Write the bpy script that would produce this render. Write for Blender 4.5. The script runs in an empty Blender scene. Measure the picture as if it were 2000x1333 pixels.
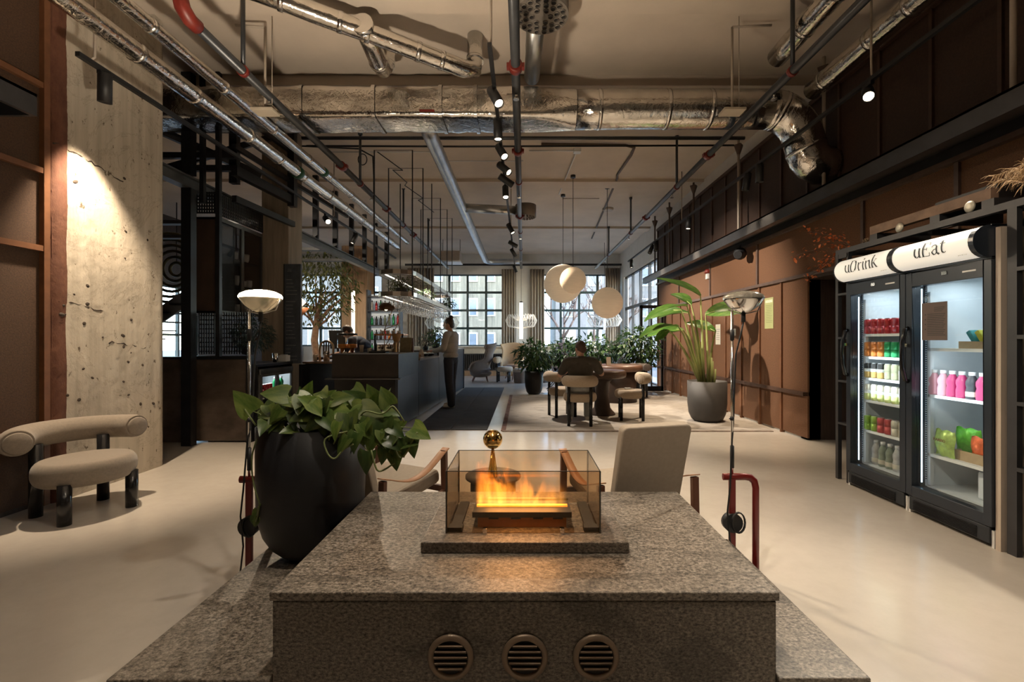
import bpy, bmesh, math, random
from mathutils import Vector, Matrix
R = math.radians
random.seed(11)
sc = bpy.context.scene
col = sc.collection
V = Vector

# ---------------------------------------------------------------- camera, world, sun, exposure
cam_d = bpy.data.cameras.new('camera'); cam = bpy.data.objects.new('camera', cam_d); col.objects.link(cam)
cam.location = (0, 0, 1.3); cam.rotation_euler = (R(90), 0, 0)
cam_d.sensor_width = 36; cam_d.lens = 16.0; cam_d.shift_x = -0.011; cam_d.shift_y = -0.00075; cam_d.clip_start = 0.02
sc.camera = cam
world = bpy.data.worlds.new('world'); sc.world = world; world.use_nodes = True
wn = world.node_tree.nodes; wl = world.node_tree.links; wn.clear()
wo = wn.new('ShaderNodeOutputWorld'); wb = wn.new('ShaderNodeBackground'); ws = wn.new('ShaderNodeTexSky')
ws.sky_type = 'NISHITA'; ws.sun_disc = False; ws.sun_elevation = R(38); ws.sun_rotation = R(150); ws.air_density = 1.0; ws.dust_density = 0.4; ws.ozone_density = 2.5
wb.inputs[1].default_value = 1.5
wl.new(ws.outputs[0], wb.inputs[0]); wl.new(wb.outputs[0], wo.inputs[0])
sun_d = bpy.data.lights.new('sun', 'SUN'); sun = bpy.data.objects.new('sun', sun_d); col.objects.link(sun)
sun_d.energy = 3.0; sun_d.angle = R(0.6); sun_d.color = (1.0, 0.93, 0.82)
sun.rotation_euler = V((-0.42, 0.72, -0.62)).to_track_quat('-Z', 'Y').to_euler()
vs = sc.view_settings
vs.view_transform = 'Standard'; vs.look = 'None'; vs.exposure = 0.45; vs.gamma = 1.0; vs.use_curve_mapping = False
cy = sc.cycles
cy.use_denoising = True; cy.max_bounces = 8; cy.diffuse_bounces = 4; cy.glossy_bounces = 4; cy.transmission_bounces = 8
cy.transparent_max_bounces = 24; cy.sample_clamp_indirect = 6.0; cy.caustics_reflective = False; cy.caustics_refractive = False
WARM = (1.0, 0.79, 0.56); WARM2 = (1.0, 0.85, 0.66)
KSPOT = 1.5

# ---------------------------------------------------------------- helpers
FPX = 889.0
def at(px, py, y):
    return ((px - 1022) * y / FPX, y, 1.3 - (py - 665) * y / FPX)

class MB:
    def __init__(self): self.v = []; self.f = []; self.s = []; self.m = []
    def add(self, vs, fs, smooth=False, mi=0):
        o = len(self.v); self.v += [tuple(p) for p in vs]
        for f in fs: self.f.append(tuple(i + o for i in f)); self.s.append(smooth); self.m.append(mi)
        return self
    def box(self, x0, x1, y0, y1, z0, z1, mi=0):
        return self.add([(x0,y0,z0),(x1,y0,z0),(x1,y1,z0),(x0,y1,z0),(x0,y0,z1),(x1,y0,z1),(x1,y1,z1),(x0,y1,z1)],
                 [(0,3,2,1),(4,5,6,7),(0,1,5,4),(1,2,6,5),(2,3,7,6),(3,0,4,7)], False, mi)
    def obox(self, c, size, mat3=None, mi=0):
        sx, sy, sz = [q / 2 for q in size]; c = V(c); M = mat3 or Matrix.Identity(3)
        p = [c + M @ V((a*sx, b*sy, d*sz)) for d in (-1,1) for a, b in ((-1,-1),(1,-1),(1,1),(-1,1))]
        return self.add(p, [(0,3,2,1),(4,5,6,7),(0,1,5,4),(1,2,6,5),(2,3,7,6),(3,0,4,7)], False, mi)
    def bar(self, p0, p1, w, h, mi=0, up=(0,0,1)):
        p0 = V(p0); p1 = V(p1); d = (p1 - p0); L = d.length; d.normalize(); u = V(up)
        if abs(d.dot(u)) > .99: u = V((0,1,0))
        s = d.cross(u).normalized(); u2 = s.cross(d)
        return self.obox((p0 + p1) / 2, (w, L, h), Matrix((s, d, u2)).transposed(), mi)
    def tube(self, pts, r, n=8, caps=True, mi=0, sy=1.0):
        pts = [V(p) for p in pts]; k = len(pts)
        rs = r if isinstance(r, (list, tuple)) else [r] * k
        t = [(pts[min(i+1,k-1)] - pts[max(i-1,0)]).normalized() for i in range(k)]
        ref = V((0,0,1)) if abs(t[0].z) < .9 else V((1,0,0))
        u = t[0].cross(ref).normalized(); vv = []
        for i in range(k):
            u = (u - t[i] * u.dot(t[i])).normalized(); w = t[i].cross(u)
            for j in range(n):
                a = 2 * math.pi * j / n
                vv.append(pts[i] + (u * math.cos(a) + w * (math.sin(a) * sy)) * rs[i])
        fs = [(i*n+j, i*n+(j+1)%n, (i+1)*n+(j+1)%n, (i+1)*n+j) for i in range(k-1) for j in range(n)]
        o = len(self.v); self.add(vv, fs, True, mi)
        if caps:
            self.f.append(tuple(o + j for j in reversed(range(n)))); self.f.append(tuple(o + (k-1)*n + j for j in range(n)))
            self.s += [False, False]; self.m += [mi, mi]
        return self
    def dlathe(self, prof, p, d, n=20, mi=0, close=True):
        d = V(d).normalized(); u = d.orthogonal().normalized(); w = d.cross(u); p = V(p); k = len(prof)
        vv = [p + d*z + (u*math.cos(2*math.pi*j/n) + w*math.sin(2*math.pi*j/n))*r for r, z in prof for j in range(n)]
        o = len(self.v); self.add(vv, [(i*n+j, i*n+(j+1)%n, (i+1)*n+(j+1)%n, (i+1)*n+j) for i in range(k-1) for j in range(n)], True, mi)
        if close:
            self.f.append(tuple(o + j for j in reversed(range(n)))); self.f.append(tuple(o + (k-1)*n + j for j in range(n))); self.s += [False, False]; self.m += [mi, mi]
        return self
    def cyl(self, p0, p1, r0, r1=None, n=16, caps=True, mi=0):
        return self.tube([p0, p1], [r0, r0 if r1 is None else r1], n, caps, mi)
    def lathe(self, prof, n=24, c=(0,0,0), sy=1.0, mi=0, close=True):
        k = len(prof); vv = []
        for r, z in prof:
            for j in range(n):
                a = 2 * math.pi * j / n
                vv.append((c[0] + r * math.cos(a), c[1] + r * sy * math.sin(a), c[2] + z))
        fs = [(i*n+j, i*n+(j+1)%n, (i+1)*n+(j+1)%n, (i+1)*n+j) for i in range(k-1) for j in range(n)]
        o = len(self.v); self.add(vv, fs, True, mi)
        if close:
            if prof[0][0] > 1e-5: self.f.append(tuple(o + j for j in reversed(range(n)))); self.s.append(False); self.m.append(mi)
            if prof[-1][0] > 1e-5: self.f.append(tuple(o + (k-1)*n + j for j in range(n))); self.s.append(False); self.m.append(mi)
        return self
    def ball(self, c, rx, ry=None, rz=None, nu=16, nv=10, mi=0):
        ry = rx if ry is None else ry; rz = rx if rz is None else rz; vv = []
        for i in range(nv + 1):
            a = math.pi * i / nv
            for j in range(nu):
                b = 2 * math.pi * j / nu
                vv.append((c[0] + rx*math.sin(a)*math.cos(b), c[1] + ry*math.sin(a)*math.sin(b), c[2] - rz*math.cos(a)))
        return self.add(vv, [(i*nu+j, i*nu+(j+1)%nu, (i+1)*nu+(j+1)%nu, (i+1)*nu+j) for i in range(nv) for j in range(nu)], True, mi)
    def prism(self, poly, z0, z1, mi=0):
        n = len(poly)
        return self.add([(x,y,z0) for x,y in poly] + [(x,y,z1) for x,y in poly],
                 [tuple(reversed(range(n))), tuple(range(n, 2*n))] + [(i,(i+1)%n,n+(i+1)%n,n+i) for i in range(n)], False, mi)
    def grid(self, fn, nu, nv, mi=0, smooth=True):
        vv = [fn(i / nu, j / nv) for j in range(nv + 1) for i in range(nu + 1)]
        return self.add(vv, [(j*(nu+1)+i, j*(nu+1)+i+1, (j+1)*(nu+1)+i+1, (j+1)*(nu+1)+i) for j in range(nv) for i in range(nu)], smooth, mi)
    def mesh(self, name, mats, bevel=0, seg=2, fix=False):
        me = bpy.data.meshes.new(name); me.from_pydata(self.v, [], self.f)
        me.polygons.foreach_set('use_smooth', self.s); me.polygons.foreach_set('material_index', self.m)
        for m in (mats if isinstance(mats, (list, tuple)) else [mats]): me.materials.append(m)
        if bevel or fix:
            b = bmesh.new(); b.from_mesh(me)
            bmesh.ops.remove_doubles(b, verts=b.verts, dist=1e-5)
            bmesh.ops.recalc_face_normals(b, faces=b.faces)
            if bevel:
                e = [x for x in b.edges if len(x.link_faces) == 2 and x.calc_face_angle(0) > R(40)]
                bmesh.ops.bevel(b, geom=e, offset=bevel, segments=seg, profile=.5, affect='EDGES', clamp_overlap=True)
            b.to_mesh(me); b.free()
        me.update(); return me
    def build(self, name, mats, parent=None, bevel=0, seg=2, fix=False, loc=None):
        o = bpy.data.objects.new(name, self.mesh(name, mats, bevel, seg, fix)); col.objects.link(o)
        if parent: o.parent = parent
        if loc: o.location = loc
        return o

def tag(o, label=None, cat=None, group=None, kind=None):
    if label: o['label'] = label
    if cat: o['category'] = cat
    if group: o['group'] = group
    if kind: o['kind'] = kind
    return o
def thing(name, label, cat, loc=(0,0,0), rz=0, group=None):
    o = bpy.data.objects.new(name, None); col.objects.link(o); o.empty_display_size = .1
    o.location = loc; o.rotation_euler = (0, 0, R(rz)); return tag(o, label, cat, group)
def single(name, mb, mats, label, cat, loc=(0,0,0), group=None, rz=0, bevel=0, seg=2):
    o = mb.build(name, mats, None, bevel, seg); o.location = loc; o.rotation_euler = (0,0,R(rz)); return tag(o, label, cat, group)
def struct(name, mb, mats, bevel=0, label=None):
    o = mb.build(name, mats, None, bevel); return tag(o, label, None, None, 'structure')
_bc = {}
def bxo(name, size, loc, m, parent=None, bevel=0, rot=None):
    k = (tuple(round(s, 4) for s in size), m.name, bevel)
    if k not in _bc:
        a, b, c = [s / 2 for s in size]; _bc[k] = MB().box(-a,a,-b,b,-c,c).mesh(name, m, bevel)
    o = bpy.data.objects.new(name, _bc[k]); col.objects.link(o); o.location = loc
    if rot: o.rotation_euler = rot
    if parent: o.parent = parent
    return o
def bx6(name, x0, x1, y0, y1, z0, z1, m, parent=None, bevel=0):
    return bxo(name, (x1-x0, y1-y0, z1-z0), ((x0+x1)/2, (y0+y1)/2, (z0+z1)/2), m, parent, bevel)
def copy_tree(o, parent=None):
    c = o.copy(); col.objects.link(c)
    if parent: c.parent = parent
    for ch in list(o.children): copy_tree(ch, c)
    return c
def lamp_light(kind, name, parent, loc, energy, color, aim=None, size=60, blend=.5, rad=.03):
    d = bpy.data.lights.new(name, kind); d.energy = energy; d.color = color; d.shadow_soft_size = rad
    if kind == 'SPOT': d.spot_size = R(size); d.spot_blend = blend
    o = bpy.data.objects.new(name, d); col.objects.link(o); o.location = loc
    if aim is not None: o.rotation_euler = V(aim).to_track_quat('-Z', 'Y').to_euler()
    if parent: o.parent = parent
    return o
ORD = ['first','second','third','fourth','fifth','sixth','seventh','eighth','ninth','tenth','eleventh','twelfth']

# ---------------------------------------------------------------- materials
def base(name):
    m = bpy.data.materials.new(name); m.use_nodes = True; nt = m.node_tree
    return m, nt, nt.nodes['Principled BSDF'], nt.nodes['Material Output']
def noise_tex(nt, scale, detail=4, rough=.55, stretch=None, coord='Object', dist=0):
    tc = nt.nodes.new('ShaderNodeTexCoord'); mp = nt.nodes.new('ShaderNodeMapping'); nz = nt.nodes.new('ShaderNodeTexNoise')
    if stretch: mp.inputs['Scale'].default_value = stretch
    nz.inputs['Scale'].default_value = scale; nz.inputs['Detail'].default_value = detail; nz.inputs['Roughness'].default_value = rough
    nz.inputs['Distortion'].default_value = dist
    nt.links.new(tc.outputs[coord], mp.inputs[0]); nt.links.new(mp.outputs[0], nz.inputs['Vector']); return nz
def ramp(nt, src, stops):
    cr = nt.nodes.new('ShaderNodeValToRGB'); e = cr.color_ramp.elements
    while len(e) < len(stops): e.new(.5)
    for i, (p, c) in enumerate(stops): e[i].position = p; e[i].color = (*c, 1) if len(c) == 3 else c
    nt.links.new(src, cr.inputs[0]); return cr
def bump(nt, src, strength, dist=.01, bsdf=None):
    b = nt.nodes.new('ShaderNodeBump'); b.inputs['Strength'].default_value = strength; b.inputs['Distance'].default_value = dist
    nt.links.new(src, b.inputs['Height'])
    if bsdf: nt.links.new(b.outputs[0], bsdf.inputs['Normal'])
    return b
def mixc(nt, fac, a, b, mode='MIX'):
    x = nt.nodes.new('ShaderNodeMix'); x.data_type = 'RGBA'; x.blend_type = mode
    for s, v in ((0, fac), (6, a), (7, b)):
        if hasattr(v, 'links') or hasattr(v, 'is_linked'): nt.links.new(v, x.inputs[s])
        else: x.inputs[s].default_value = v if s == 0 else (*v, 1)
    return x.outputs[2]
def mat(name, c, rough=.5, metal=0, var=.12, vs=6, bs=0, bscale=40, stretch=None, emit=None, es=1, coord='Object', spec=None, coat=0, sheen=0, sub=0):
    m, nt, b, o = base(name)
    b.inputs['Roughness'].default_value = rough; b.inputs['Metallic'].default_value = metal
    if spec is not None: b.inputs['Specular IOR Level'].default_value = spec
    if coat: b.inputs['Coat Weight'].default_value = coat
    if sheen: b.inputs['Sheen Weight'].default_value = sheen
    if var:
        nz = noise_tex(nt, vs, 5, .6, stretch, coord)
        lo = tuple(max(0, q * (1 - var)) for q in c); hi = tuple(min(1, q * (1 + var)) for q in c)
        cr = ramp(nt, nz.outputs['Fac'], [(.3, lo), (.7, hi)]); nt.links.new(cr.outputs[0], b.inputs['Base Color'])
    else: b.inputs['Base Color'].default_value = (*c, 1)
    if bs:
        nb = noise_tex(nt, bscale, 4, .6, stretch, coord); bump(nt, nb.outputs['Fac'], bs, .01, b)
    if emit: b.inputs['Emission Color'].default_value = (*emit, 1); b.inputs['Emission Strength'].default_value = es
    return m
def emis(name, c, s):
    m, nt, b, o = base(name); b.inputs['Base Color'].default_value = (*c, 1); b.inputs['Emission Color'].default_value = (*c, 1); b.inputs['Emission Strength'].default_value = s; return m
def glass_mat(name, tint=(1,1,1), refl=.08, rough=.0):
    m, nt, b, o = base(name); nt.nodes.remove(b)
    t = nt.nodes.new('ShaderNodeBsdfTransparent'); g = nt.nodes.new('ShaderNodeBsdfGlossy'); mx = nt.nodes.new('ShaderNodeMixShader'); lw = nt.nodes.new('ShaderNodeLayerWeight')
    t.inputs[0].default_value = (*tint, 1); g.inputs['Roughness'].default_value = rough
    pw = nt.nodes.new('ShaderNodeMath'); pw.operation = 'POWER'; pw.inputs[1].default_value = 5; nt.links.new(lw.outputs['Facing'], pw.inputs[0])
    mt = nt.nodes.new('ShaderNodeMath'); mt.operation = 'MULTIPLY_ADD'; mt.inputs[1].default_value = .8; mt.inputs[2].default_value = refl/2; mt.use_clamp = True
    nt.links.new(pw.outputs[0], mt.inputs[0]); nt.links.new(mt.outputs[0], mx.inputs[0]); nt.links.new(t.outputs[0], mx.inputs[1]); nt.links.new(g.outputs[0], mx.inputs[2])
    nt.links.new(mx.outputs[0], o.inputs[0]); return m

M = {}
# polished cream floor
m, nt, b, o = base('polished_floor')
n1 = noise_tex(nt, .7, 6, .6); n2 = noise_tex(nt, 9, 5, .7)
c1 = ramp(nt, n1.outputs['Fac'], [(.15, (.49,.445,.39)), (.85, (.585,.54,.48))])
c2 = ramp(nt, n2.outputs['Fac'], [(.32, (.86,.84,.82)), (.6, (1,1,1))])
nt.links.new(mixc(nt, .35, c1.outputs[0], c2.outputs[0], 'MULTIPLY'), b.inputs['Base Color'])
rr = ramp(nt, n1.outputs['Fac'], [(.1, (.13,)*3), (.9, (.26,)*3)]); nt.links.new(rr.outputs[0], b.inputs['Roughness'])
bump(nt, n1.outputs['Fac'], .03, .02, b); M['floor'] = m
# granite
def granite(name, k=1.0):
    m, nt, b, o = base(name)
    n1 = noise_tex(nt, 105, 4, .7, (.75, 1, 1.25)); n2 = noise_tex(nt, 1.7, 5, .6, (.5, 1.6, 1), dist=1.8); n3 = noise_tex(nt, 240, 2, .6)
    c1 = ramp(nt, n1.outputs['Fac'], [(.35, (.030*k,.024*k,.019*k)), (.45, (.125*k,.104*k,.082*k)), (.55, (.215*k,.183*k,.147*k)), (.68, (.36*k,.315*k,.26*k))])
    c2 = ramp(nt, n2.outputs['Fac'], [(.40, (.55,.54,.53)), (.445, (1,1,1)), (.6, (1,1,1)), (.66, (.75,.74,.73))])
    c3 = ramp(nt, n3.outputs['Fac'], [(.40, (.6,.59,.58)), (.5, (1,1,1))])
    a = mixc(nt, .8, c1.outputs[0], c2.outputs[0], 'MULTIPLY')
    nt.links.new(mixc(nt, .5, a, c3.outputs[0], 'MULTIPLY'), b.inputs['Base Color'])
    b.inputs['Roughness'].default_value = .42; bump(nt, n1.outputs['Fac'], .12, .004, b); return m
M['granite'] = granite('grey_granite'); M['granite2'] = granite('grey_granite_slab', .9)
# rough cast concrete with rust-red painted edge
m, nt, b, o = base('raw_concrete')
n1 = noise_tex(nt, 4, 6, .6, (1, 3.2, .16)); n2 = noise_tex(nt, 14, 5, .7, (1, 1, .6)); n3 = noise_tex(nt, 1.6, 8, .7, None, 'Object', 1.2)
c1 = ramp(nt, n1.outputs['Fac'], [(.22, (.37,.325,.26)), (.5, (.49,.435,.355)), (.78, (.60,.54,.45))])
c2 = ramp(nt, n3.outputs['Fac'], [(.485, (1,1,1)), (.5, (.35,.30,.25)), (.515, (1,1,1))])
pit = ramp(nt, n2.outputs['Fac'], [(.33, (.25,.21,.17)), (.37, (1,1,1))])
a = mixc(nt, .35, c1.outputs[0], c2.outputs[0], 'MULTIPLY'); a = mixc(nt, 1, a, pit.outputs[0], 'MULTIPLY')
geo = nt.nodes.new('ShaderNodeNewGeometry'); sx = nt.nodes.new('ShaderNodeSeparateXYZ'); nt.links.new(geo.outputs['Position'], sx.inputs[0])
ad = nt.nodes.new('ShaderNodeMath'); ad.operation = 'MULTIPLY_ADD'; ad.inputs[1].default_value = .08; nt.links.new(n1.outputs['Fac'], ad.inputs[0]); nt.links.new(sx.outputs['Y'], ad.inputs[2])
lt = nt.nodes.new('ShaderNodeMath'); lt.operation = 'LESS_THAN'; lt.inputs[1].default_value = 3.765; nt.links.new(ad.outputs[0], lt.inputs[0])
red = ramp(nt, n2.outputs['Fac'], [(.3, (.085,.03,.016)), (.7, (.15,.06,.033))])
nt.links.new(mixc(nt, lt.outputs[0], a, red.outputs[0]), b.inputs['Base Color'])
b.inputs['Roughness'].default_value = .85; bump(nt, n2.outputs['Fac'], .3, .02, b); M['concrete'] = m
M['concrete2'] = mat('board_marked_concrete', (.25,.20,.15), .8, 0, .25, 5, .3, 20, (3,3,.25))
M['cork'] = mat('brown_cork_board', (.140,.063,.028), .8, 0, .35, 90, .25, 220)
M['cork_dark'] = mat('dark_brown_board', (.040,.020,.012), .75, 0, .3, 60, .2, 160)
M['cork_left'] = mat('brown_fibre_board', (.060,.030,.015), .8, 0, .35, 90, .25, 220)
M['batten'] = mat('rust_brown_batten', (.15,.062,.026), .55, 0, .2, 12)
M['batten_dark'] = mat('dark_brown_batten', (.060,.030,.019), .55, 0, .2, 12)
M['batten_rail'] = mat('bronze_rail', (.115,.075,.058), .45, .2, .2, 10)
M['ceiling'] = mat('cream_ceiling_plaster', (.60,.51,.42), .9, 0, .08, 1.3, .12, 30)
M['plaster'] = mat('pale_plaster', (.62,.60,.56), .9, 0, .06, 3)
M['dark_wall'] = mat('dark_brown_panel', (.045,.029,.022), .6, 0, .3, 8, 0, 40, (6,6,.4))
M['steel'] = mat('black_steel', (.020,.020,.022), .38, .5, .3, 6)
M['steel_beam'] = mat('charcoal_steel_beam', (.040,.040,.043), .42, .4, .25, 4)
M['grey_beam'] = mat('grey_steel_beam', (.085,.085,.085), .45, .3, .2, 5)
M['black'] = mat('matt_black', (.012,.012,.013), .5, 0, .2, 10)
M['black_gloss'] = mat('black_lacquer', (.010,.010,.011), .18, 0, 0)
M['patina'] = mat('patinated_metal_sheet', (.10,.074,.058), .45, .4, .55, 2.2, .1, 8, (1,1,1.6))
M['foil'] = None
def foil(name, c, scale=15, st=.5, rough=.15, stretch=None):
    m, nt, b, o = base(name); b.inputs['Metallic'].default_value = 1; b.inputs['Roughness'].default_value = rough
    n1 = noise_tex(nt, scale, 3, .6, stretch, 'Object', .8); n2 = noise_tex(nt, 5, 3, .5)
    cr = ramp(nt, n2.outputs['Fac'], [(.3, tuple(q*.8 for q in c)), (.7, c)]); nt.links.new(cr.outputs[0], b.inputs['Base Color'])
    bump(nt, n1.outputs['Fac'], st, .012, b); return m
M['foil'] = foil('crinkled_foil', (.80,.77,.72)); M['foil_smooth'] = foil('foil_tape', (.85,.83,.80), 20, .35, .18)
M['galv'] = foil('galvanised_steel', (.52,.54,.55), 60, .12, .32)
M['pipe'] = mat('grey_painted_pipe', (.048,.051,.056), .35, .3, .15, 8)
M['red_fit'] = mat('red_pipe_fitting', (.16,.017,.010), .45, 0, .2, 20)
M['conduit'] = mat('cream_conduit', (.45,.38,.31), .6)
M['wire'] = mat('black_cable', (.012,.012,.012), .55, 0, 0)
M['whitemetal'] = mat('white_metal', (.62,.62,.60), .4, 0, .05)
M['cream_pl'] = mat('cream_plastic', (.55,.48,.38), .5, 0, .05)
M['lens'] = emis('lit_lens', (1.0,.80,.55), 14); M['lens_off'] = mat('unlit_lens', (.25,.22,.18), .2, 0, 0)
M['winframe'] = mat('teal_window_frame', (.028,.055,.060), .4, .1, .15, 8)
M['glass'] = glass_mat('clear_glass', (.97,.985,.98), .06)
M['curtain'] = mat('beige_linen_curtain', (.34,.29,.235), .9, 0, .12, 30, .2, 160, (1,1,.2))
M['curtain_grey'] = mat('grey_curtain', (.16,.17,.175), .9, 0, .12, 30)
M['wood'] = mat('warm_oak', (.32,.19,.10), .5, 0, .25, 4, .05, 30, (6,6,.5))
M['wood_dark'] = mat('dark_walnut', (.070,.035,.020), .4, 0, .3, 5, .05, 30, (.6,6,6))
M['arm_wood'] = mat('stained_chair_wood', (.105,.040,.020), .4, 0, .25, 5, 0, 30, (6,6,.6))
M['leather'] = mat('tan_leather_strap', (.33,.155,.070), .5, 0, .12, 20, .1, 150)
M['canvas'] = mat('cream_canvas', (.33,.275,.215), .85, 0, .06, 40, .12, 300)
M['wool'] = mat('taupe_wool', (.235,.195,.155), .95, 0, .1, 60, .2, 240, sheen=.2)
M['wool2'] = mat('beige_boucle', (.37,.285,.20), .95, 0, .1, 60, .2, 240, sheen=.2)
M['wool3'] = mat('grey_brown_felt', (.125,.095,.078), .95, 0, .1, 50, .15, 200, sheen=.2)
M['felt_purple'] = mat('dark_mauve_felt', (.075,.060,.068), .95, 0, .1, 50)
M['gold'] = mat('polished_brass', (.72,.47,.17), .12, 1, .05, 5)
M['brass'] = mat('brushed_brass', (.42,.30,.18), .32, 1, .1, 5)
M['chrome'] = mat('chrome', (.75,.74,.72), .12, 1, 0)
M['red'] = mat('red_lacquered_steel', (.15,.012,.010), .35, .1, .08, 8)
M['pot'] = mat('black_pot', (.009,.009,.011), .5, 0, .2, 4, .05, 60)
M['pot_grey'] = mat('charcoal_pot', (.045,.040,.036), .6, 0, .2, 4, .08, 60)
M['soil'] = mat('dark_soil', (.02,.014,.01), .95, 0, .4, 60, .8, 90)
M['mat_dark'] = mat('charcoal_carpet', (.040,.040,.042), .95, 0, .22, 5, .3, 180)
M['wicker'] = mat('white_wire', (.75,.72,.66), .5, 0, 0)
# ================================================================ the setting
struct('floor', MB().box(-9.4, 4.6, -5, 17.6, -.12, 0), M['floor'])
ceil = struct('ceiling', MB().box(-9.4, 4.6, -5, 17.6, 4.6, 4.8), M['ceiling'])
for y0, y1 in ((-2.2,-1.5), (.9,1.55), (3.75, 4.42), (5.66, 6.3), (9.3, 9.7), (13.2, 13.6)):
    bx6('ceiling_beam', -9.3, 3.69, y0, y1, 4.47 if y1 < 8 else 4.54, 4.6, M['ceiling'], ceil)
struct('wall_back', MB().box(-4.2, 4.6, -5.2, -5, 0, 4.6), M['plaster'])
# far wall with three window openings
WZ0, WZ1 = 1.07, 3.83
WX = [(-3.56, -.72), (.74, 3.56), (-8.6, -5.4)]
w = MB(); w.box(-9.4, 3.9, 17.4, 17.7, 0, WZ0); w.box(-9.4, 3.9, 17.4, 17.7, WZ1, 4.6)
for a, b_ in ((-9.4,-8.6), (-5.4,-3.56), (-.72,.74), (3.56,3.9)): w.box(a, b_, 17.4, 17.7, WZ0, WZ1)
struct('wall_far', w, M['plaster'])
def window(name, x0, x1, z0, z1, nx, nz, y, axis='x', bar=.085, fmat=None, label=None):
    fm = fmat or M['winframe']
    def put(nm, a0, a1, c0, c1, th, m_, par, off=0):
        if axis == 'x': return bx6(nm, a0, a1, y - th/2 + off, y + th/2 + off, c0, c1, m_, par)
        return bx6(nm, y - th/2 + off, y + th/2 + off, a0, a1, c0, c1, m_, par)
    f = MB(); t = .09; hb = bar * .6
    for q in ((x0, x1, z0, z0+hb), (x0, x1, z1-hb, z1), (x0, x0+hb, z0+hb, z1-hb), (x1-hb, x1, z0+hb, z1-hb)):
        if axis == 'x': f.box(q[0], q[1], y-t/2, y+t/2, q[2], q[3])
        else: f.box(y-t/2, y+t/2, q[0], q[1], q[2], q[3])
    W = struct(name, f, fm, 0, label)
    xs = [x0 + (x1-x0)*i/nx for i in range(nx+1)]; zs = [z0 + (z1-z0)*i/nz for i in range(nz+1)]
    for i in range(1, nx): put('mullion', xs[i]-bar/2, xs[i]+bar/2, z0+hb, z1-hb, .08, fm, W)
    for i in range(1, nz): put('transom', x0+hb, x1-hb, zs[i]-bar/2, zs[i]+bar/2, .065, fm, W)
    for i in range(nx):
        for j in range(nz): put('pane', xs[i]+bar*.4, xs[i+1]-bar*.4, zs[j]+bar*.4, zs[j+1]-bar*.4, .012, M['glass'], W)
    return W
for i, (a, b_) in enumerate(WX):
    window('window_%d' % (i+1), a, b_, WZ0, WZ1, 4, 4, 17.55)
# right wall: cork boards between battens
XR = 3.68
w = MB(); w.box(XR+.02, XR+.2, 5.94, 12.45, 0, 4.6); w.box(XR+.02, XR+.2, -5, 5.94, 2.15, 4.6)
w.box(XR+.02, XR+.2, 12.45, 17.5, 3.62, 4.6); w.box(XR+.02, XR+.2, 16.75, 17.5, 0, 3.62)
wr = struct('wall_right', w, M['plaster'])
w = MB(); w.box(XR+.02, 4.5, 5.94, 6.06, 0, 2.15); w.box(4.5, 4.6, -5, 6.06, 0, 2.15); w.box(XR+.02, 4.5, -5, 5.94, 2.09, 2.15)
struct('wall_niche', w, M['dark_wall'])
SP = .594; ys = [12.4 - SP*i for i in range(30)]
for i in range(11):
    a, b_ = ys[i+1]+.018, ys[i]-.018
    bx6('panel', XR-.005, XR+.02, a, b_, .03, .575, M['cork'], wr); bx6('panel', XR-.005, XR+.02, a, b_, .625, 2.12, M['cork'], wr)
for i in range(12):
    if ys[i] > 5.9: bx6('batten', XR-.03, XR+.02, ys[i]-.018, ys[i]+.018, 0, 2.12, M['batten'], wr)
bx6('rail', XR-.055, XR+.02, 5.9, 12.42, .575, .625, M['batten_dark'], wr)
bx6('rail', XR-.05, XR+.02, -1, 12.42, 2.12, 2.165, M['batten_rail'], wr)
bx6('rail', XR-.06, XR+.02, -1, 12.42, 2.80, 2.845, M['batten_rail'], wr)
z3 = [12.4, 10.72, 8.93, 7.12, 4.91, 3.84, 2.6, 1.3, 0, -1]
for i in range(9):
    bx6('panel', XR-.004, XR+.02, z3[i+1]+.018, z3[i]-.018, 2.165, 2.80, M['cork'], wr)
    bx6('batten', XR-.03, XR+.02, z3[i]-.02, z3[i]+.02, 2.165, 2.80, M['batten_rail'], wr)
for i in range(22):
    bx6('panel', XR-.004, XR+.02, ys[i+1]+.016, ys[i]-.016, 2.845, 4.27, M['cork_dark'], wr)
    bx6('batten', XR-.03, XR+.02, ys[i]-.016, ys[i]+.016, 2.845, 4.27, M['batten_dark'], wr)
struct('trim_1', MB().box(XR-.05, XR+.02, -1, 12.42, 4.27, 4.33), M['batten_dark'])
window('window_4', 12.55, 16.7, .02, 3.6, 4, 1, XR+.1, 'y', .07, M['steel'])
bxo('transom', (.09, 4.1, .09), (XR+.1, 14.6, 2.45), M['steel'], bpy.data.objects['window_4'])
# left wall with boards and the column
XL = -3.80
wlft = struct('wall_left', MB().box(XL-.2, XL-.02, -5, 4.74, 0, 4.6), M['dark_wall'])
zz = [0.02, .60, 2.02, 2.63, 3.3, 4.55]; yb = [3.59, 2.39, 1.19, -.01, -1.2]
for i in range(4):
    bx6('batten', XL-.02, XL+.045, yb[i]-.022, yb[i]+.022, 0, 4.55, M['batten'], wlft)
    for j in range(5):
        bx6('panel', XL-.02, XL+.004, yb[i+1]+.022, yb[i]-.022, zz[j]+.022, zz[j+1]-.022, M['cork_left'], wlft)
        if j: bx6('rail', XL-.02, XL+.04, yb[i+1]+.022, yb[i]-.022, zz[j]-.022, zz[j]+.022, M['batten'], wlft)
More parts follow.
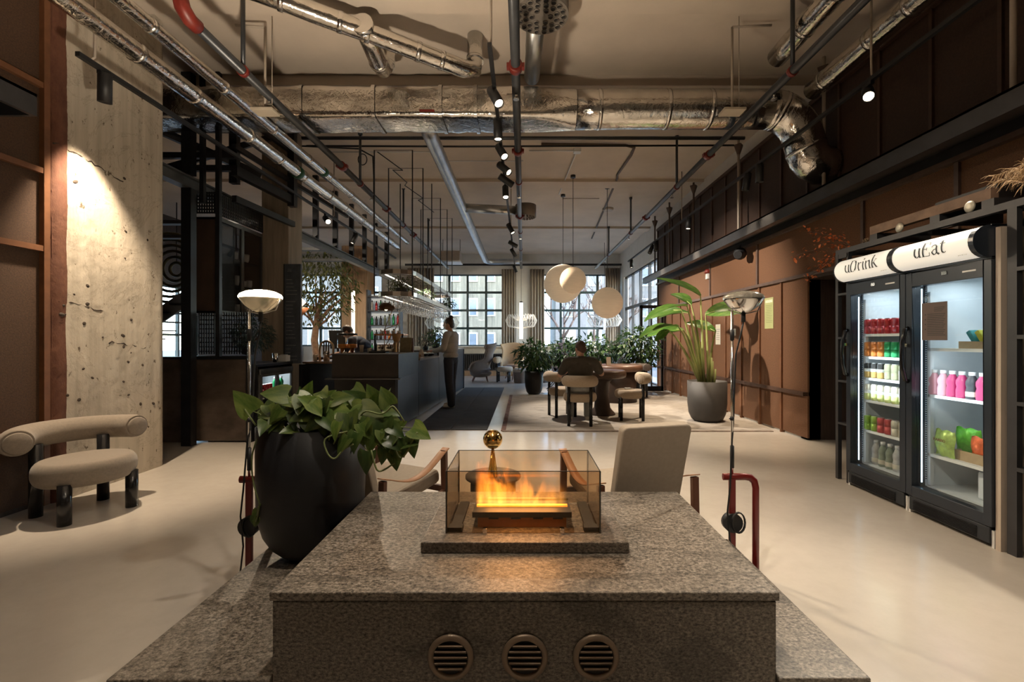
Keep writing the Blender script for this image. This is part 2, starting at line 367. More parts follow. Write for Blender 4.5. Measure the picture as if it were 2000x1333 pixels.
# the rough column, a slightly uneven surface
def colsurf(u, v):
    y = 3.615 + u * 1.125; z = v * 4.6
    e = .003 * math.sin(9*z + 3*y) * math.sin(5*y + 1.3*z) + random.uniform(-.0012, .0012)
    edge = min(u, 1-u); e -= .03 * max(0, .03 - edge) / .03 + (.005 if random.random() < .03 else 0)
    return (-3.735 + e, y, z)
cm = MB(); cm.box(-4.3, -3.755, 3.625, 4.735, 0, 4.6); cm.grid(colsurf, 44, 150)
cm.grid(lambda u, v: (-3.755 - u*.5, 4.74, v*4.6), 4, 4)
cn_ = struct('column_near', cm, M['concrete'], label='rough cast concrete column with a rust painted edge')
M['pit'] = mat('dark_concrete_void', (.06,.045,.035), .95, 0, .4, 30); rnd = random.Random(3)
pm = MB().ball((0,0,0), .006, .014, .012, 8, 6).mesh('pit', M['pit'])
for k in range(34):
    o = bpy.data.objects.new('pit', pm); col.objects.link(o); o.parent = cn_; s_ = rnd.uniform(.5, 1.5); o.scale = (1, s_*rnd.uniform(.7,1.6), s_); o.location = (-3.737, rnd.uniform(3.68, 4.66), rnd.choice((rnd.uniform(.3,2.0), rnd.uniform(.3,1.7), rnd.uniform(1.5,2.9)))); o.rotation_euler = (rnd.uniform(-.6,.6), 0, 0)
for z_, y0, y1 in ((2.88, 3.62, 4.25), (1.62, 3.66, 4.05), (1.28, 4.1, 4.5)):
    n_ = int((y1-y0)/.03); MB().tube([(-3.738, y0 + (y1-y0)*i/n_, z_ - .16*(i/n_)**1.3*(y1-y0) + rnd.uniform(-.012,.012)) for i in range(n_+1)], [rnd.uniform(.002,.009) for i in range(n_+1)], 6).build('crack', M['pit'], cn_)
struct('column_bar', MB().box(-3.98, -3.57, 6.92, 7.35, 0, 4.6), M['concrete2'], .01, 'board marked concrete column behind the floor lamp')
struct('column_window', MB().box(-6.35, -5.45, 15.9, 16.6, 0, 4.6), M['wood'], .01, 'wood clad column with a tube light')
struct('wall_left_far', MB().box(-9.6, -9.4, 4.5, 10.4, 0, 4.6).box(-9.6, -9.4, 13.2, 17.6, 0, 4.6).box(-9.6, -9.4, 10.4, 13.2, 0, .8).box(-9.6, -9.4, 10.4, 13.2, 2.75, 4.6), M['dark_wall'])
window('window_5', 10.4, 13.2, .8, 2.75, 4, 3, -9.5, 'y', .06)
struct('wall_left_front', MB().box(-9.4, -4.0, 4.55, 4.72, 0, 4.6), M['dark_wall'])
# pilaster, window sills, radiator covers
struct('trim_2', MB().box(-.28, .30, 17.22, 17.4, 0, 4.3), M['plaster'], .01, 'white pilaster between two windows')
sill = MB(); sill.box(-4.2, -.3, 16.9, 17.4, 1.03, 1.08); sill.box(.32, 3.6, 16.9, 17.4, 1.03, 1.08)
struct('trim_3', sill, mat('pale_oak_sill', (.50,.42,.32), .5))
st = MB(); st.box(-4.2, 3.6, 16.55, 17.4, 0, .18)
struct('trim_4', st, M['wood'], .01, 'low wooden plinth under the windows')
st = MB(); st.box(-4.2, -.3, 17.02, 17.4, .18, 1.03)
struct('trim_5', st, mat('cream_apron', (.52,.44,.33), .7))
for k, (x0, x1, lab) in enumerate(((-4.1, -.3, 'long black slatted radiator cover under the left window'), (.35, 3.5, 'black slatted radiator cover under the right window'))):
    t = thing('radiator_cover', lab, 'radiator', ((x0+x1)/2, 16.93, .18)); L = x1 - x0
    bxo('back_panel', (L, .04, .56), (0, .06, .30), M['black'], t); bxo('frame', (L, .10, .04), (0, 0, .60), M['black'], t); bxo('frame', (L, .10, .04), (0, 0, .02), M['black'], t)
    n = int(L / .075)
    for i in range(n): bxo('slat', (.03, .05, .54), (-L/2 + .04 + i*.075, 0, .31), M['steel'], t)
# curtains
def curtain(x0, x1, y, z0, z1, m_, label, waves):
    def f(u, v):
        return (x0 + (x1-x0)*u, y + .055*math.sin(u*waves*2*math.pi) * (.75 + .25*v) + .012*math.sin(u*31 + v*3), z0 + (z1-z0)*v)
    o = single('curtain', MB().grid(f, waves*10, 6), m_, label, 'curtain'); s = o.modifiers.new('thick', 'SOLIDIFY'); s.thickness = .012; return o
curtain(-.80, -.30, 17.12, .95, 3.98, M['curtain'], 'beige linen curtain right of the left window', 5)
curtain(.26, .80, 17.12, .95, 3.98, M['curtain'], 'beige linen curtain left of the right window', 5)
curtain(3.1, 3.66, 17.12, .2, 4.02, M['curtain'], 'beige linen curtain in the far right corner', 6)
curtain(-4.35, -3.35, 17.12, .2, 4.02, M['curtain'], 'beige linen curtain behind the bar at the left window', 9)
curtain(-9.0, -8.3, 17.1, .2, 3.9, M['curtain_grey'], 'grey curtain behind the indoor tree', 6)
single('curtain_rail', MB().box(-4.4, 3.66, 16.92, 16.98, 4.08, 4.15), M['steel'], 'long black rail above the far windows', 'rail')
# right end: white sign bracket, door
dt = thing('glazed_door', 'black framed glass door standing at the end of the brown wall', 'door', (3.0, 11.7, 0))
d = MB(); d.box(0, .06, -.03, .03, 0, 2.2); d.box(.54, .6, -.03, .03, 0, 2.2); d.box(0, .6, -.03, .03, 0, .12); d.box(0, .6, -.03, .03, 2.12, 2.2); d.box(.28, .31, -.02, .02, .12, 2.12)
d.build('frame', M['steel'], dt); bxo('pane', (.22, .012, 2.0), (.17, 0, 1.12), M['glass'], dt); bxo('pane', (.23, .012, 2.0), (.425, 0, 1.12), M['glass'], dt); bxo('push_bar', (.5, .03, .03), (.3, -.05, .62), M['chrome'], dt)

# ---------------------------------------------------------------- rugs
m, nt, b, o = base('beige_patterned_rug')
n1 = noise_tex(nt, 1.1, 4, .6, (1, 2.2, 1), dist=1.6); n2 = noise_tex(nt, 60, 3, .6)
c1 = ramp(nt, n1.outputs['Fac'], [(.30, (.17,.15,.13)), (.42, (.31,.275,.235)), (.55, (.36,.32,.275)), (.63, (.26,.23,.20)), (.70, (.35,.31,.265))])
c2 = ramp(nt, n2.outputs['Fac'], [(.3, (.8,.8,.8)), (.6, (1,1,1))])
nt.links.new(mixc(nt, .6, c1.outputs[0], c2.outputs[0], 'MULTIPLY'), b.inputs['Base Color']); b.inputs['Roughness'].default_value = .95; bump(nt, n2.outputs['Fac'], .3, .01, b)
rug = thing('area_rug', 'large beige patterned rug under the dining tables', 'rug', (1.6, 8.6, 0))
MB().box(-1.85, 1.95, -2.1, 2.15, 0, .012).build('pile', m, rug)
MB().box(-1.92, -1.85, -2.1, 2.15, 0, .011).build('border', mat('rust_rug_border', (.15,.085,.065), .95, 0, .6, 9), rug)
MB().box(-1.9, 1.95, -2.15, -2.1, 0, .011).build('border', mat('brown_rug_border', (.20,.15,.12), .95, 0, .4, 12), rug)
run = thing('bar_runner', 'charcoal carpet runner beside the bar counter', 'carpet', (-1.05, 9.5, 0))
for i in range(6):
    for j in range(2): bxo('carpet_tile', (.528, .972, .010), (-.27 + j*.535, -2.44 + i*.978, .005), M['mat_dark'], run)

# ---------------------------------------------------------------- outside
struct('ground_outside', MB().box(-60, 60, 17.8, 90, -.6, -.4), mat('pale_paving', (.18,.175,.165), .9))
def building(name, label, loc, w, h, d, wm, cols, rows, ww, wh, z0, dz, shut=None):
    t = thing(name, label, 'building', loc)
    MB().box(-w/2, w/2, 0, d, 0, h).build('wall', wm, t)
    wmesh = None
    for i in range(cols):
        for j in range(rows):
            x = -w/2 + w*(i+.5)/cols; z = z0 + j*dz
            f = bxo('window', (ww+.16, .12, wh+.16), (x, -.01, z), M['whitemetal'], t); bxo('pane', (ww, .05, wh), (0, -.06, 0), M['dark_pane'], f)
            if shut and (i*7+j*3) % 4 == 0: bxo('awning', (ww+.3, .7, .1), (x, -.35, z+wh/2+.1), shut, t)
    MB().box(-w/2-.2, w/2+.2, -.25, d+.2, h, h+.35).build('cornice', wm, t); return t
M['dark_pane'] = mat('dark_window_pane', (.10,.12,.14), .1, 0, .2, 2)
M['fac_y'] = mat('weathered_yellow_facade', (.135,.122,.088), .9, 0, .5, 1.4, 0, 40, (2.5,2.5,.25))
M['fac_w'] = mat('white_render', (.15,.147,.143), .9, 0, .1, 1)
M['fac_r'] = mat('red_brick_facade', (.16,.075,.06), .9, 0, .3, 3)
building('apartment_block', 'weathered yellow apartment block seen through the left window', (-3.0, 33, -.4), 7.6, 17, 8, M['fac_y'], 6, 6, .5, 1.15, 1.6, 2.5)
building('apartment_block', 'white apartment block seen through the right window', (9.2, 38, -.4), 13, 8.2, 8, M['fac_w'], 6, 3, 1.0, 1.4, 1.8, 2.6)
building('apartment_block', 'red brick block beyond the far right window pane', (14.5, 50, -.4), 10, 15, 8, M['fac_r'], 5, 5, 1.0, 1.5, 2.0, 2.9)
building('apartment_block', 'cream block behind the indoor tree window', (-17.5, 36, -.4), 13, 14, 8, mat('cream_render', (.12,.118,.11), .9), 6, 4, 1.1, 1.5, 2.0, 3.1)
def bare_tree(label, loc, h, seed):
    rnd = random.Random(seed); t = thing('bare_tree', label, 'tree', loc); tr = MB(); br = MB()
    def grow(p, d, L, r, k, mb):
        q = p + d * L; mb.tube([p, p + d*L*.5 + V((rnd.uniform(-.05,.05),)*3)*L, q], [r, r*.85, r*.7], 5)
        if k:
            for _ in range(3 if k > 1 else 4):
                nd = (d + V((rnd.uniform(-1,1), rnd.uniform(-1,1), rnd.uniform(-.2,.7))) * .75).normalized(); grow(q if rnd.random() < .6 else p + d*L*.7, nd, L * rnd.uniform(.6,.85), r*.6, k-1, br)
    grow(V((0,0,0)), V((0,0,1)), h*.3, .12, 4, tr)
    bm_ = mat('bare_bark', (.10,.065,.05), .9); tr.build('trunk', bm_, t); tag(br.build('branches', bm_, t), kind='stuff')
bare_tree('leafless tree outside the right window, nearer its middle bar', (4.2, 27, -.4), 7.5, 3)
bare_tree('leafless reddish tree outside the left edge of the right window', (2.2, 25, -.4), 6, 8)
bare_tree('leafless tree outside behind the hanging paper globe', (6.4, 29, -.4), 6.5, 5)

# ================================================================ ceiling services
def duct(name, label, pts, r, m_, bands=0, n=20, crinkle=0, cat='duct', band_m=None, group=None, seed=1):
    rnd = random.Random(seed); pts = [V(p) for p in pts]; c = pts[0].copy()
    t = thing(name, label, cat, c, 0, group)
    dense = [pts[0]]
    for a, b_ in zip(pts[:-1], pts[1:]):
        L = (b_ - a).length; k = max(1, int(L / .22))
        dense += [a.lerp(b_, (i+1)/k) for i in range(k)]
    rs = [r * (1 + (rnd.uniform(-crinkle, crinkle) if 0 < i < len(dense)-1 else 0)) for i in range(len(dense))]
    MB().tube([p - c for p in dense], rs, n).build('duct_shell', m_, t)
    if bands:
        tot = sum((b_ - a).length for a, b_ in zip(dense[:-1], dense[1:])); acc = 0; nxt = bands * .6
        for i, (a, b_) in enumerate(zip(dense[:-1], dense[1:])):
            acc += (b_ - a).length
            if acc > nxt:
                d = (b_ - a).normalized(); MB().cyl(a - c - d*.022, a - c + d*.022, r*(1+crinkle)+.004, None, n).build('tape_band', band_m or M['foil_smooth'], t); nxt += bands * rnd.uniform(.8, 1.2)
    return t
def arc(c, r, a0, a1, u, w, n=6):
    c, u, w = V(c), V(u), V(w); return [c + (u*math.cos(R(a0 + (a1-a0)*i/n)) + w*math.sin(R(a0 + (a1-a0)*i/n))) * r for i in range(n+1)]
# large rectangular main duct and its round continuation
t = thing('main_duct', 'large foil wrapped rectangular duct crossing under the ceiling', 'duct', (-2.0, 5.44, 4.05))
def duct_sec(x, hw, hh, k): # superellipse section
    out = []
    for j in range(32):
        a = 2*math.pi*j/32; cs, sn = math.cos(a), math.sin(a)
        out.append(V((x, math.copysign(abs(cs)**k, cs)*hw, math.copysign(abs(sn)**k, sn)*hh)))
    return out
rnd = random.Random(4); secs = []
xs_ = [-6.2 + i*.1 for i in range(64)]
for x in xs_:
    j = rnd.uniform(-.008, .008); secs.append(duct_sec(x + 2.0, .24 + j, .185 + j, .28))
for i in range(1, 7):
    f = i/6; secs.append(duct_sec(2.1 + 2.0 - 1.9 + .07*i, .24 + (.225-.24)*f, .185 + (.225-.185)*f, .28 + .72*f))
mb = MB(); nn = 32
vv = [p for s in secs for p in s]; mb.add(vv, [(i*nn+j, i*nn+(j+1)%nn, (i+1)*nn+(j+1)%nn, (i+1)*nn+j) for i in range(len(secs)-1) for j in range(nn)], True)
mb.build('duct_shell', M['foil'], t, fix=True)
for x in (-2.55, -1.72, -.95, -.55, -.35): MB().add([p*1.0 + V((0,0,0)) for p in duct_sec(x+2.0-.02, .252, .197, .28)] + duct_sec(x+2.0+.02, .252, .197, .28), [(j, (j+1)%nn, nn+(j+1)%nn, nn+j) for j in range(nn)], True).build('tape_band', M['foil_smooth'], t)
bxo('warning_label', (.17, .004, .028), (-1.10+2.0+.0, -.252, -.13), M['red_fit'], t)
xr = -2.0 + secs[-1][0].x
duct('round_duct', 'round foil duct bending down towards the right wall', [(xr-.02,5.44,4.05), (1.2,5.44,4.06), (2.95,5.44,4.06)] + arc((2.90,5.44,3.60), .46, 88, 12, (1,0,0), (0,0,1), 9) + [(3.38,5.44,3.58),(3.41,5.44,3.50),(3.47,5.44,3.43),(3.56,5.44,3.39),(3.70,5.44,3.37)], .222, M['foil'], .75, 32, .0)
# two long foil pipes over the bar side
duct('foil_pipe', 'thicker of two parallel foil pipes along the left ceiling', [(-3.25,.5,3.72), (-3.25,11.8,3.72)], .080, M['foil'], .7, 16, .04, 'pipe', seed=2)
duct('foil_pipe', 'thinner upper foil pipe beside the thick one on the left', [(-2.96,.5,3.80), (-2.96,11.6,3.80)], .056, M['foil'], .8, 14, .04, 'pipe', seed=3)
for y in (6.55, 6.75):
    single('pipe_clip', MB().cyl((0,-.04,0), (0,.04,0), .090 if y < 6.6 else .064, None, 18), mat('green_tape', (.02,.10,.05), .5), 'green marking tape around the %s foil pipe' % ('thicker left' if y < 6.6 else 'thinner left'), 'tape', (-3.25 if y < 6.6 else -2.96, y, 3.72 if y < 6.6 else 3.80))
# galvanised spiral duct running to the windows
t = duct('spiral_duct', 'galvanised spiral duct running towards the windows', [(-1.17,5.60,3.98), (-1.22,5.9,3.99), (-1.30,15.6,4.05)] + arc((-1.0,15.6,4.05), .30, 180, 90, (1,0,0), (0,1,0))[1:] + [(-.1,15.9,4.05)], .10, M['galv'], 0, 20)
sp = MB(); hel = []
for i in range(0, 9*64):
    y = 6.0 + i/64*1.05; a = i/64*2*math.pi*7
    if y > 15.4: break
    hel.append((-1.22 - .08*(y-5.9)/9.7 + math.cos(a)*.1005 - t.location.x, y - t.location.y, 3.99 + .06*(y-5.9)/9.7 + math.sin(a)*.1005 - t.location.z))
sp.tube(hel, .0035, 4).build('spiral_seam', M['galv'], t)
def diffuser(label, loc, r, h, pipe):
    t = thing('air_diffuser', label, 'diffuser', loc); m_ = mat('grey_diffuser', (.20,.175,.15), .5, .2)
    MB().lathe([(r, 0), (r, h)], 36).build('drum', m_, t); MB().cyl((0,0,.004), (0,0,.012), r-.004, None, 36).build('face_plate', m_, t)
    hole = MB().lathe([(r*.088, -.012), (r*.098, -.012), (r*.102, .004), (r*.085, .004)], 12, close=False)
    hm = hole.mesh('nozzle', m_); dm = MB().cyl((0,0,-.001), (0,0,.003), r*.086, None, 12).mesh('nozzle_mouth', M['black'])
    for ring, n in ((.34, 6), (.58, 12), (.82, 18)):
        for i in range(n):
            a = 2*math.pi*(i + .5*(n % 4 == 0))/n; p = (math.cos(a)*r*ring, math.sin(a)*r*ring, 0)
            o = bpy.data.objects.new('nozzle', hm); col.objects.link(o); o.parent = t; o.location = p
            q = bpy.data.objects.new('nozzle_mouth', dm); col.objects.link(q); q.parent = o
    if pipe: MB().tube([V(p) - V(loc) for p in pipe], .09, 18).build('feed_pipe', M['galv'], t)
    return t
diffuser('perforated round air diffuser at the top of the room', (.165, 4.17, 4.27), .25, .24, [(.12,4.40,4.36), (.10,5.30,4.36)])
diffuser('perforated round air diffuser hanging beyond the spotlights', (.05, 9.35, 3.83), .215, .24, [(-.15,9.35,3.97), (-1.18,9.35,4.02)])
# foil flexible ducts near the ceiling
duct('flexible_duct', 'foil flexible duct slanting down from the upper left', [(-2.35,3.9,4.32), (-.62,4.76,4.14), (-.52,4.84,4.18), (-.52,4.9,4.32), (-.52,4.92,4.59)], .085, M['foil'], .42, 18, .05)
duct('flexible_duct', 'short foil branch duct under the slanting one', [(-1.50,4.25,4.25), (-1.50,4.72,4.19), (-1.50,4.86,4.21), (-1.50,4.95,4.30), (-1.50,4.98,4.45), (-1.50,4.98,4.59)], .092, M['foil'], .3, 18, .06, seed=5)
duct('foil_pipe', 'foil pipe ending in the upper right ceiling', [(2.62,2.6,4.22), (2.62,4.70,4.22)], .10, M['foil'], .5, 18, .03, 'pipe', seed=6)
duct('foil_pipe', 'foil pipe running close to the dark right wall', [(3.30,1.6,4.15), (3.30,5.2,4.15)], .10, M['foil'], .5, 18, .03, 'pipe', seed=7)
# sprinkler pipes with red couplings and hangers
def sprinkler(label, x, z, y0, y1, couplings, hangers, r=.042):
    t = thing('sprinkler_pipe', label, 'pipe', (x, y0, z))
    MB().cyl((0,0,0), (0,y1-y0,0), r, None, 16).build('pipe', M['pipe'], t)
    for y in couplings:
        o = MB().cyl((0,-.045,0), (0,.045,0), r*1.42, None, 16).box(-r*1.9, -r*1.2, -.03, .03, -.02, .02).box(r*1.2, r*1.9, -.03, .03, -.02, .02).build('coupling', M['red_fit'], t); o.location = (0, y-y0, 0)
    for y in hangers:
        o = MB().cyl((0,0,.03), (0,0,4.59-z), .020, None, 10).cyl((0,0,4.55-z), (0,0,4.6-z), .035, None, 10).build('hanger', M['pipe'], t); o.location = (0, y-y0, 0)
        o = MB().cyl((0,-.02,0), (0,.02,0), r*1.25, None, 14).build('clamp', M['red_fit'], t); o.location = (0, y-y0, 0)
    k = 0
    y = y0 + 1.0
    while y < y1:
        o = MB().cyl((0,0,-.09), (0,0,-.03), .012, None, 8).cyl((0,0,-.10), (0,0,-.09), .03, None, 10).build('sprinkler_head', M['chrome'], t); o.location = (0, y-y0, 0); y += 3.1
    return t
lp = sprinkler('grey sprinkler pipe with red elbow on the left', -2.58, 3.78, 3.62, 15.6, (6.48, 8.6, 10.7), (4.19, 7.2, 9.8, 12.4))
MB().tube([(0,-.02,0), (0,-.10,.0), (-.01,-.16,.05), (-.02,-.18,.14), (-.10,-.20,.22), (-.3,-.2,.24)], .056, 14).build('elbow', M['red_fit'], lp)
MB().tube([(-.02,-.18,.14), (.14,-.20,.17)], .035, 10).build('elbow', M['red_fit'], lp)
sprinkler('grey sprinkler pipe along the middle of the ceiling', -.07, 3.78, .4, 15.6, (4.12, 5.96, 9.1), (7.13, 10.4, 12.4))
sprinkler('grey sprinkler pipe along the right side of the ceiling', 2.48, 3.78, .4, 15.6, (6.09, 9.2), (4.19, 7.35, 10.5, 13.2), .039)
# conduits on the ceiling
def wirep(name, label, pts, r, m_, cat='cable', n=6): return single(name, MB().tube([V(p) - V(pts[0]) for p in pts], r, n), m_, label, cat, pts[0])
wirep('conduit_pipe', 'dark conduit pipe crossing the ceiling behind the main duct', [(-3.5,7.2,4.5), (3.5,7.2,4.5)], .028, M['pipe'], 'conduit', 10)
wirep('conduit_pipe', 'thin lower conduit crossing behind the main duct', [(-3.5,7.35,4.44), (-1.0,7.35,4.43), (3.4,7.35,4.45)], .016, M['wire'], 'conduit', 8)
wirep('ceiling_cable', 'brown flexible conduit bending along the right ceiling', [(.3,7.55,4.56), (1.7,7.6,4.56), (1.88,7.7,4.56), (1.9,8.0,4.56), (1.86,9.0,4.57), (1.9,9.2,4.57), (2.2,14.6,4.57)], .022, mat('brown_conduit', (.10,.07,.05), .6), 'cable', 8)
wirep('ceiling_conduit', 'thin white conduit ending at the lantern canopies', [(.1,7.85,4.57), (.92,7.85,4.57), (.92,7.95,4.57), (.80,10.2,4.57)], .012, M['whitemetal'], 'conduit')
single('junction_box', MB().box(-.06,.06,-.06,.06,-.06,0), M['whitemetal'], 'small white junction box on the ceiling conduit', 'junction box', (.93, 7.86, 4.6))
wirep('ceiling_conduit', 'thin white conduit left of the spiral duct', [(-3.4,7.9,4.57), (-1.55,7.9,4.57), (-1.45,8.3,4.57), (.0,8.3,4.57)], .010, M['whitemetal'], 'conduit')
wirep('ceiling_conduit', 'thin brown conduit running across above the right pipe', [(.9,10.5,4.57), (1.75,10.5,4.57)], .010, M['conduit'], 'conduit')
single('smoke_detector', MB().lathe([(.12,-.05),(.14,-.02),(.14,0)], 24), M['conduit'], 'round flush disc on the ceiling right of the lanterns', 'ceiling disc', (2.12, 11.4, 4.6))
# emergency light plates on thin rods
for x, lab in ((-2.62, 'cream emergency light plate hanging left of the main duct'), (2.12, 'cream emergency light plate hanging at the right round duct')):
    t = thing('emergency_light', lab, 'light', (x, 4.62, 3.62)); bxo('plate', (.22, .16, .025), (0,0,0), M['cream_pl'], t, .005)
    MB().cyl((0,0,.01), (0,0,.86), .012, None, 8).tube([(0,0,.86), (-.3 if x < 0 else .4,0,.88)], .012, 8).build('rod', M['conduit'], t)
    MB().cyl((.07,0,.01), (.07,0,.97), .004, None, 6).build('wire', M['conduit'], t)
# ---------------------------------------------------------------- tracks and spotlights
def track(label, x, y0, y1, z, cables):
    t = thing('light_track', label, 'track', (x, y0, z)); bxo('rail', (.036, y1-y0, .036), (0, (y1-y0)/2, 0), M['black'], t)
    for y in cables: MB().tube([(0,y-y0-.03,.01), (.01,y-y0,.05), (.01,y-y0+.005,.2), (.01,y-y0+.005,4.6-z)], .010, 6).build('feed_cable', M['conduit'], t)
    return t
track('black spotlight track under the left foil pipes', -3.42, 3.49, 12.2, 3.5, (3.62, 8.2))
track('black spotlight track down the middle of the room', -.276, 3.72, 15.6, 3.72, (3.76, 9.9))
track('black spotlight track along the right wall', 3.09, 1.2, 13.4, 3.62, (4.05, 8.9))
def spot(label, loc, aim, lit, power=0, size=50, r=.048, L=.23, c=WARM):
    t = thing('spotlight', label, 'spotlight', loc, 0, 'track spotlights'); d = V(aim).normalized()
    bxo('adapter', (.034, .11, .03), (0, 0, -.03), M['black'], t); MB().cyl((0,0,-.03), (0,0,-.10), .011, None, 8).build('stem', M['black'], t)
    p = V((0,0,-.10)); a = p - d*L*.35; e = p + d*L*.65
    MB().dlathe([(r*.92,0), (r,.004), (r,L), (r*.86,L), (r*.82,L-.028)], a, d, 20).build('body', M['black'], t)
    MB().cyl(e - d*.026, e - d*.018, r*.83, None, 20).build('lens', M['lens'] if lit else M['lens_off'], t)
    if power: lamp_light('SPOT', 'beam', t, e + d*.01, power*KSPOT, c, d, size, .7, .035)
    return t
SPOTS = [(4.30, (.35,-.45,-.8), 1, 'nearest spotlight on the middle track, tilted to the right'), (4.95, (.03,-.12,-1), 1, 'second spotlight on the middle track, pointing straight down'),
 (5.55, (.35,-.5,-.75), 1, 'third spotlight on the middle track, just under the main duct'), (6.1, (.6,-.45,-.65), 1, 'fourth spotlight on the middle track, tilted far right'),
 (6.55, (.75,.30,-.42), 0, 'fifth spotlight on the middle track, its lens turned away'), (7.05, (.05,-.45,-.85), 1, 'sixth spotlight on the middle track, above the round diffuser'),
 (9.35, (.45,-.25,-.85), 1, 'lit spotlight on the middle track left of the hanging diffuser'), (10.9, (.75,-.1,-.45), 0, 'middle track spotlight just past the hanging diffuser'),
 (11.9, (.5,-.1,-.85), 0, 'middle track spotlight second from its far end'), (14.6, (.4,.1,-.9), 0, 'farthest spotlight on the middle track')]
PW = [90, 90, 110, 90, 620, 200, 420, 520, 300, 260]
for (y, aim, lit, lab), p in zip(SPOTS, PW): spot(lab, (-.276, y, 3.72), aim, lit, p, 62, c=WARM if y < 6.3 else (1,.88,.74))
spot('black spotlight on the left track lighting the concrete column', (-3.42, 3.72, 3.5), (-.12,.12,-1), 0, 210, 66)
spot('bright spotlight on the left track above the bar cabinet', (-3.42, 7.9, 3.5), (.55,-.70,-.5), 1, 150, 70)
spot('lit spotlight on the left track before the wood clad column', (-3.42, 9.25, 3.5), (-.3,-.2,-.85), 1, 260, 90)
spot('dazzling spotlight on the right track aimed at the room', (3.09, 4.08, 3.62), (-.42,-.62,-.6), 1, 230, 70, L=.2, c=(1,.86,.68))
spot('left one of a pair of dark spotlights on the right track', (3.09, 6.28, 3.62), (-.12,.12,-1), 0, 120, 60)
spot('right one of a pair of dark spotlights on the right track', (3.09, 5.95, 3.62), (.02,.05,-1), 0, 90, 50)
spot('spotlight on the right track above the plant pot', (3.09, 8.5, 3.62), (-.12,-.1,-1), 1, 200, 62)
spot('tilted spotlight on the right track above the glass door', (3.09, 10.6, 3.62), (-.10,-.2,-.9), 0, 160, 62)
spot('spotlight on the right track next to the tilted one', (3.09, 10.95, 3.62), (-.4,-.2,-.85), 0, 110, 52)
spot('farthest spotlight on the right track by the curtain', (3.09, 13.0, 3.62), (0,-.1,-1), 1, 60, 50)
# unseen track and spots added behind the camera to light the foreground
track('added black spotlight track behind the camera', -.276, -3.5, 2.6, 3.72, (-1,))
for y, x, aim, p in ((1.9, -.276, (-.35,.25,-1), 40), (1.2, -.276, (.1,.42,-1), 60), (.4, -.276, (.75,.6,-.8), 110), (-.6, -.276, (-.75,.7,-.8), 18)):
    spot('added spotlight behind the camera %s' % ('aimed left of the planter' if aim[0] < -.3 and y > 1 else 'aimed at the granite hearth' if y > 1 else 'aimed at the coolers' if aim[0] > 0 else 'aimed at the left wall'), (x, y, 3.72), aim, 1, p, 72, c=(1,.88,.72))
# ---------------------------------------------------------------- steel box beams on the walls
t = thing('steel_beam', 'long dark steel box beam along the right wall', 'beam', (3.2, 12.2, 2.81))
MB().box(0, .03, -13.2, 0, 0, .15).box(0, .48, -13.2, 0, .13, .15).box(.44, .48, -13.2, 0, 0, .13).box(.03, .10, -13.2, 0, 0, .02).build('channel', M['steel_beam'], t)
bxo('light_strip', (.04, .45, .012), (.12, -.5, .02), emis('cool_strip', (.75,.88,1), 1.2), t)
t = thing('steel_beam', 'dark steel box beam ending above the left chair', 'beam', (-3.28, 3.07, 2.81))
MB().box(-.03, 0, -5, 0, 0, .15).box(-.5, 0, -5, 0, .13, .15).box(-.5, -.46, -5, 0, 0, .13).box(-.46, -.03, -.02, 0, 0, .13).build('channel', M['steel_beam'], t)
RODS = [(3.25, 'nearest suspension rod of the right beam at the picture edge'), (5.3, 'suspension rod of the right beam behind the dazzling spotlight'), (7.4, 'suspension rod with flared top right of the sprinkler pipe'), (9.35, 'suspension rod with flared top, third along the right beam'), (10.9, 'suspension rod with flared top, fourth along the right beam'), (12.1, 'suspension rod at the far end of the right beam')]
for y, lab in RODS:
    t = thing('suspension_rod', lab, 'rod', (3.5, y, 2.96), 0, 'beam suspension rods')
    MB().cyl((0,0,0), (0,0,1.64), .020, None, 10).build('rod', M['conduit'] if y < 8 else M['batten_rail'], t); MB().lathe([(.022,1.34), (.025,1.36), (.075,1.50), (.075,1.52)], 4).build('flare', M['batten_rail'], t)
t = thing('ceiling_speaker', 'round black speaker under the right steel beam', 'speaker', (3.5, 7.35, 2.70)); MB().ball((0,0,0), .10, .10, .10).build('shell', M['black'], t); MB().cyl((-.06,-.07,-.03), (-.075,-.09,-.035), .06, None, 16).build('grille', M['steel'], t); MB().cyl((0,0,.08), (0,0,.13), .015, None, 8).build('bracket', M['black'], t)
t = thing('fire_alarm', 'red fire alarm sounder with white base on the brown wall', 'alarm', (3.64, 8.98, 2.62)); MB().lathe([(.06,0),(.06,.05),(.04,.08)], 16).build('sounder', M['red_fit'], t); bxo('base', (.05,.10,.10), (0,0,-.06), M['whitemetal'], t)
bxo('name_plate', (.004,.1,.1), (0,0,0), M['whitemetal'])
bpy.data.objects.remove(bpy.data.objects['name_plate'])
# ---------------------------------------------------------------- air conditioner, pendant lights
t = thing('air_conditioner', 'boxy cream air unit hanging above the bar shelves', 'air conditioner', (-2.35, 14.9, 3.85)); bxo('casing', (.62,.6,.32), (0,0,.17), mat('cream_casing', (.40,.34,.28), .5), t, .01); MB().box(-.33,.33,-.32,.32,-.03,.02).build('outlet_tray', M['whitemetal'], t, .01)
for sx in (-.28, .28): MB().cyl((sx,0,.33), (sx,0,.75), .008, None, 6).build('hanger', M['steel'], t)
def paper(name, c):
    m, nt, b, o = base(name); n1 = noise_tex(nt, 18, 3, .5, (.3,.3,2.5))
    cr = ramp(nt, n1.outputs['Fac'], [(.3, tuple(q*.9 for q in c)), (.7, c)]); nt.links.new(cr.outputs[0], b.inputs['Base Color']); b.inputs['Roughness'].default_value = .9
    b.inputs['Emission Color'].default_value = (1,.72,.45,1); b.inputs['Emission Strength'].default_value = .16; return m
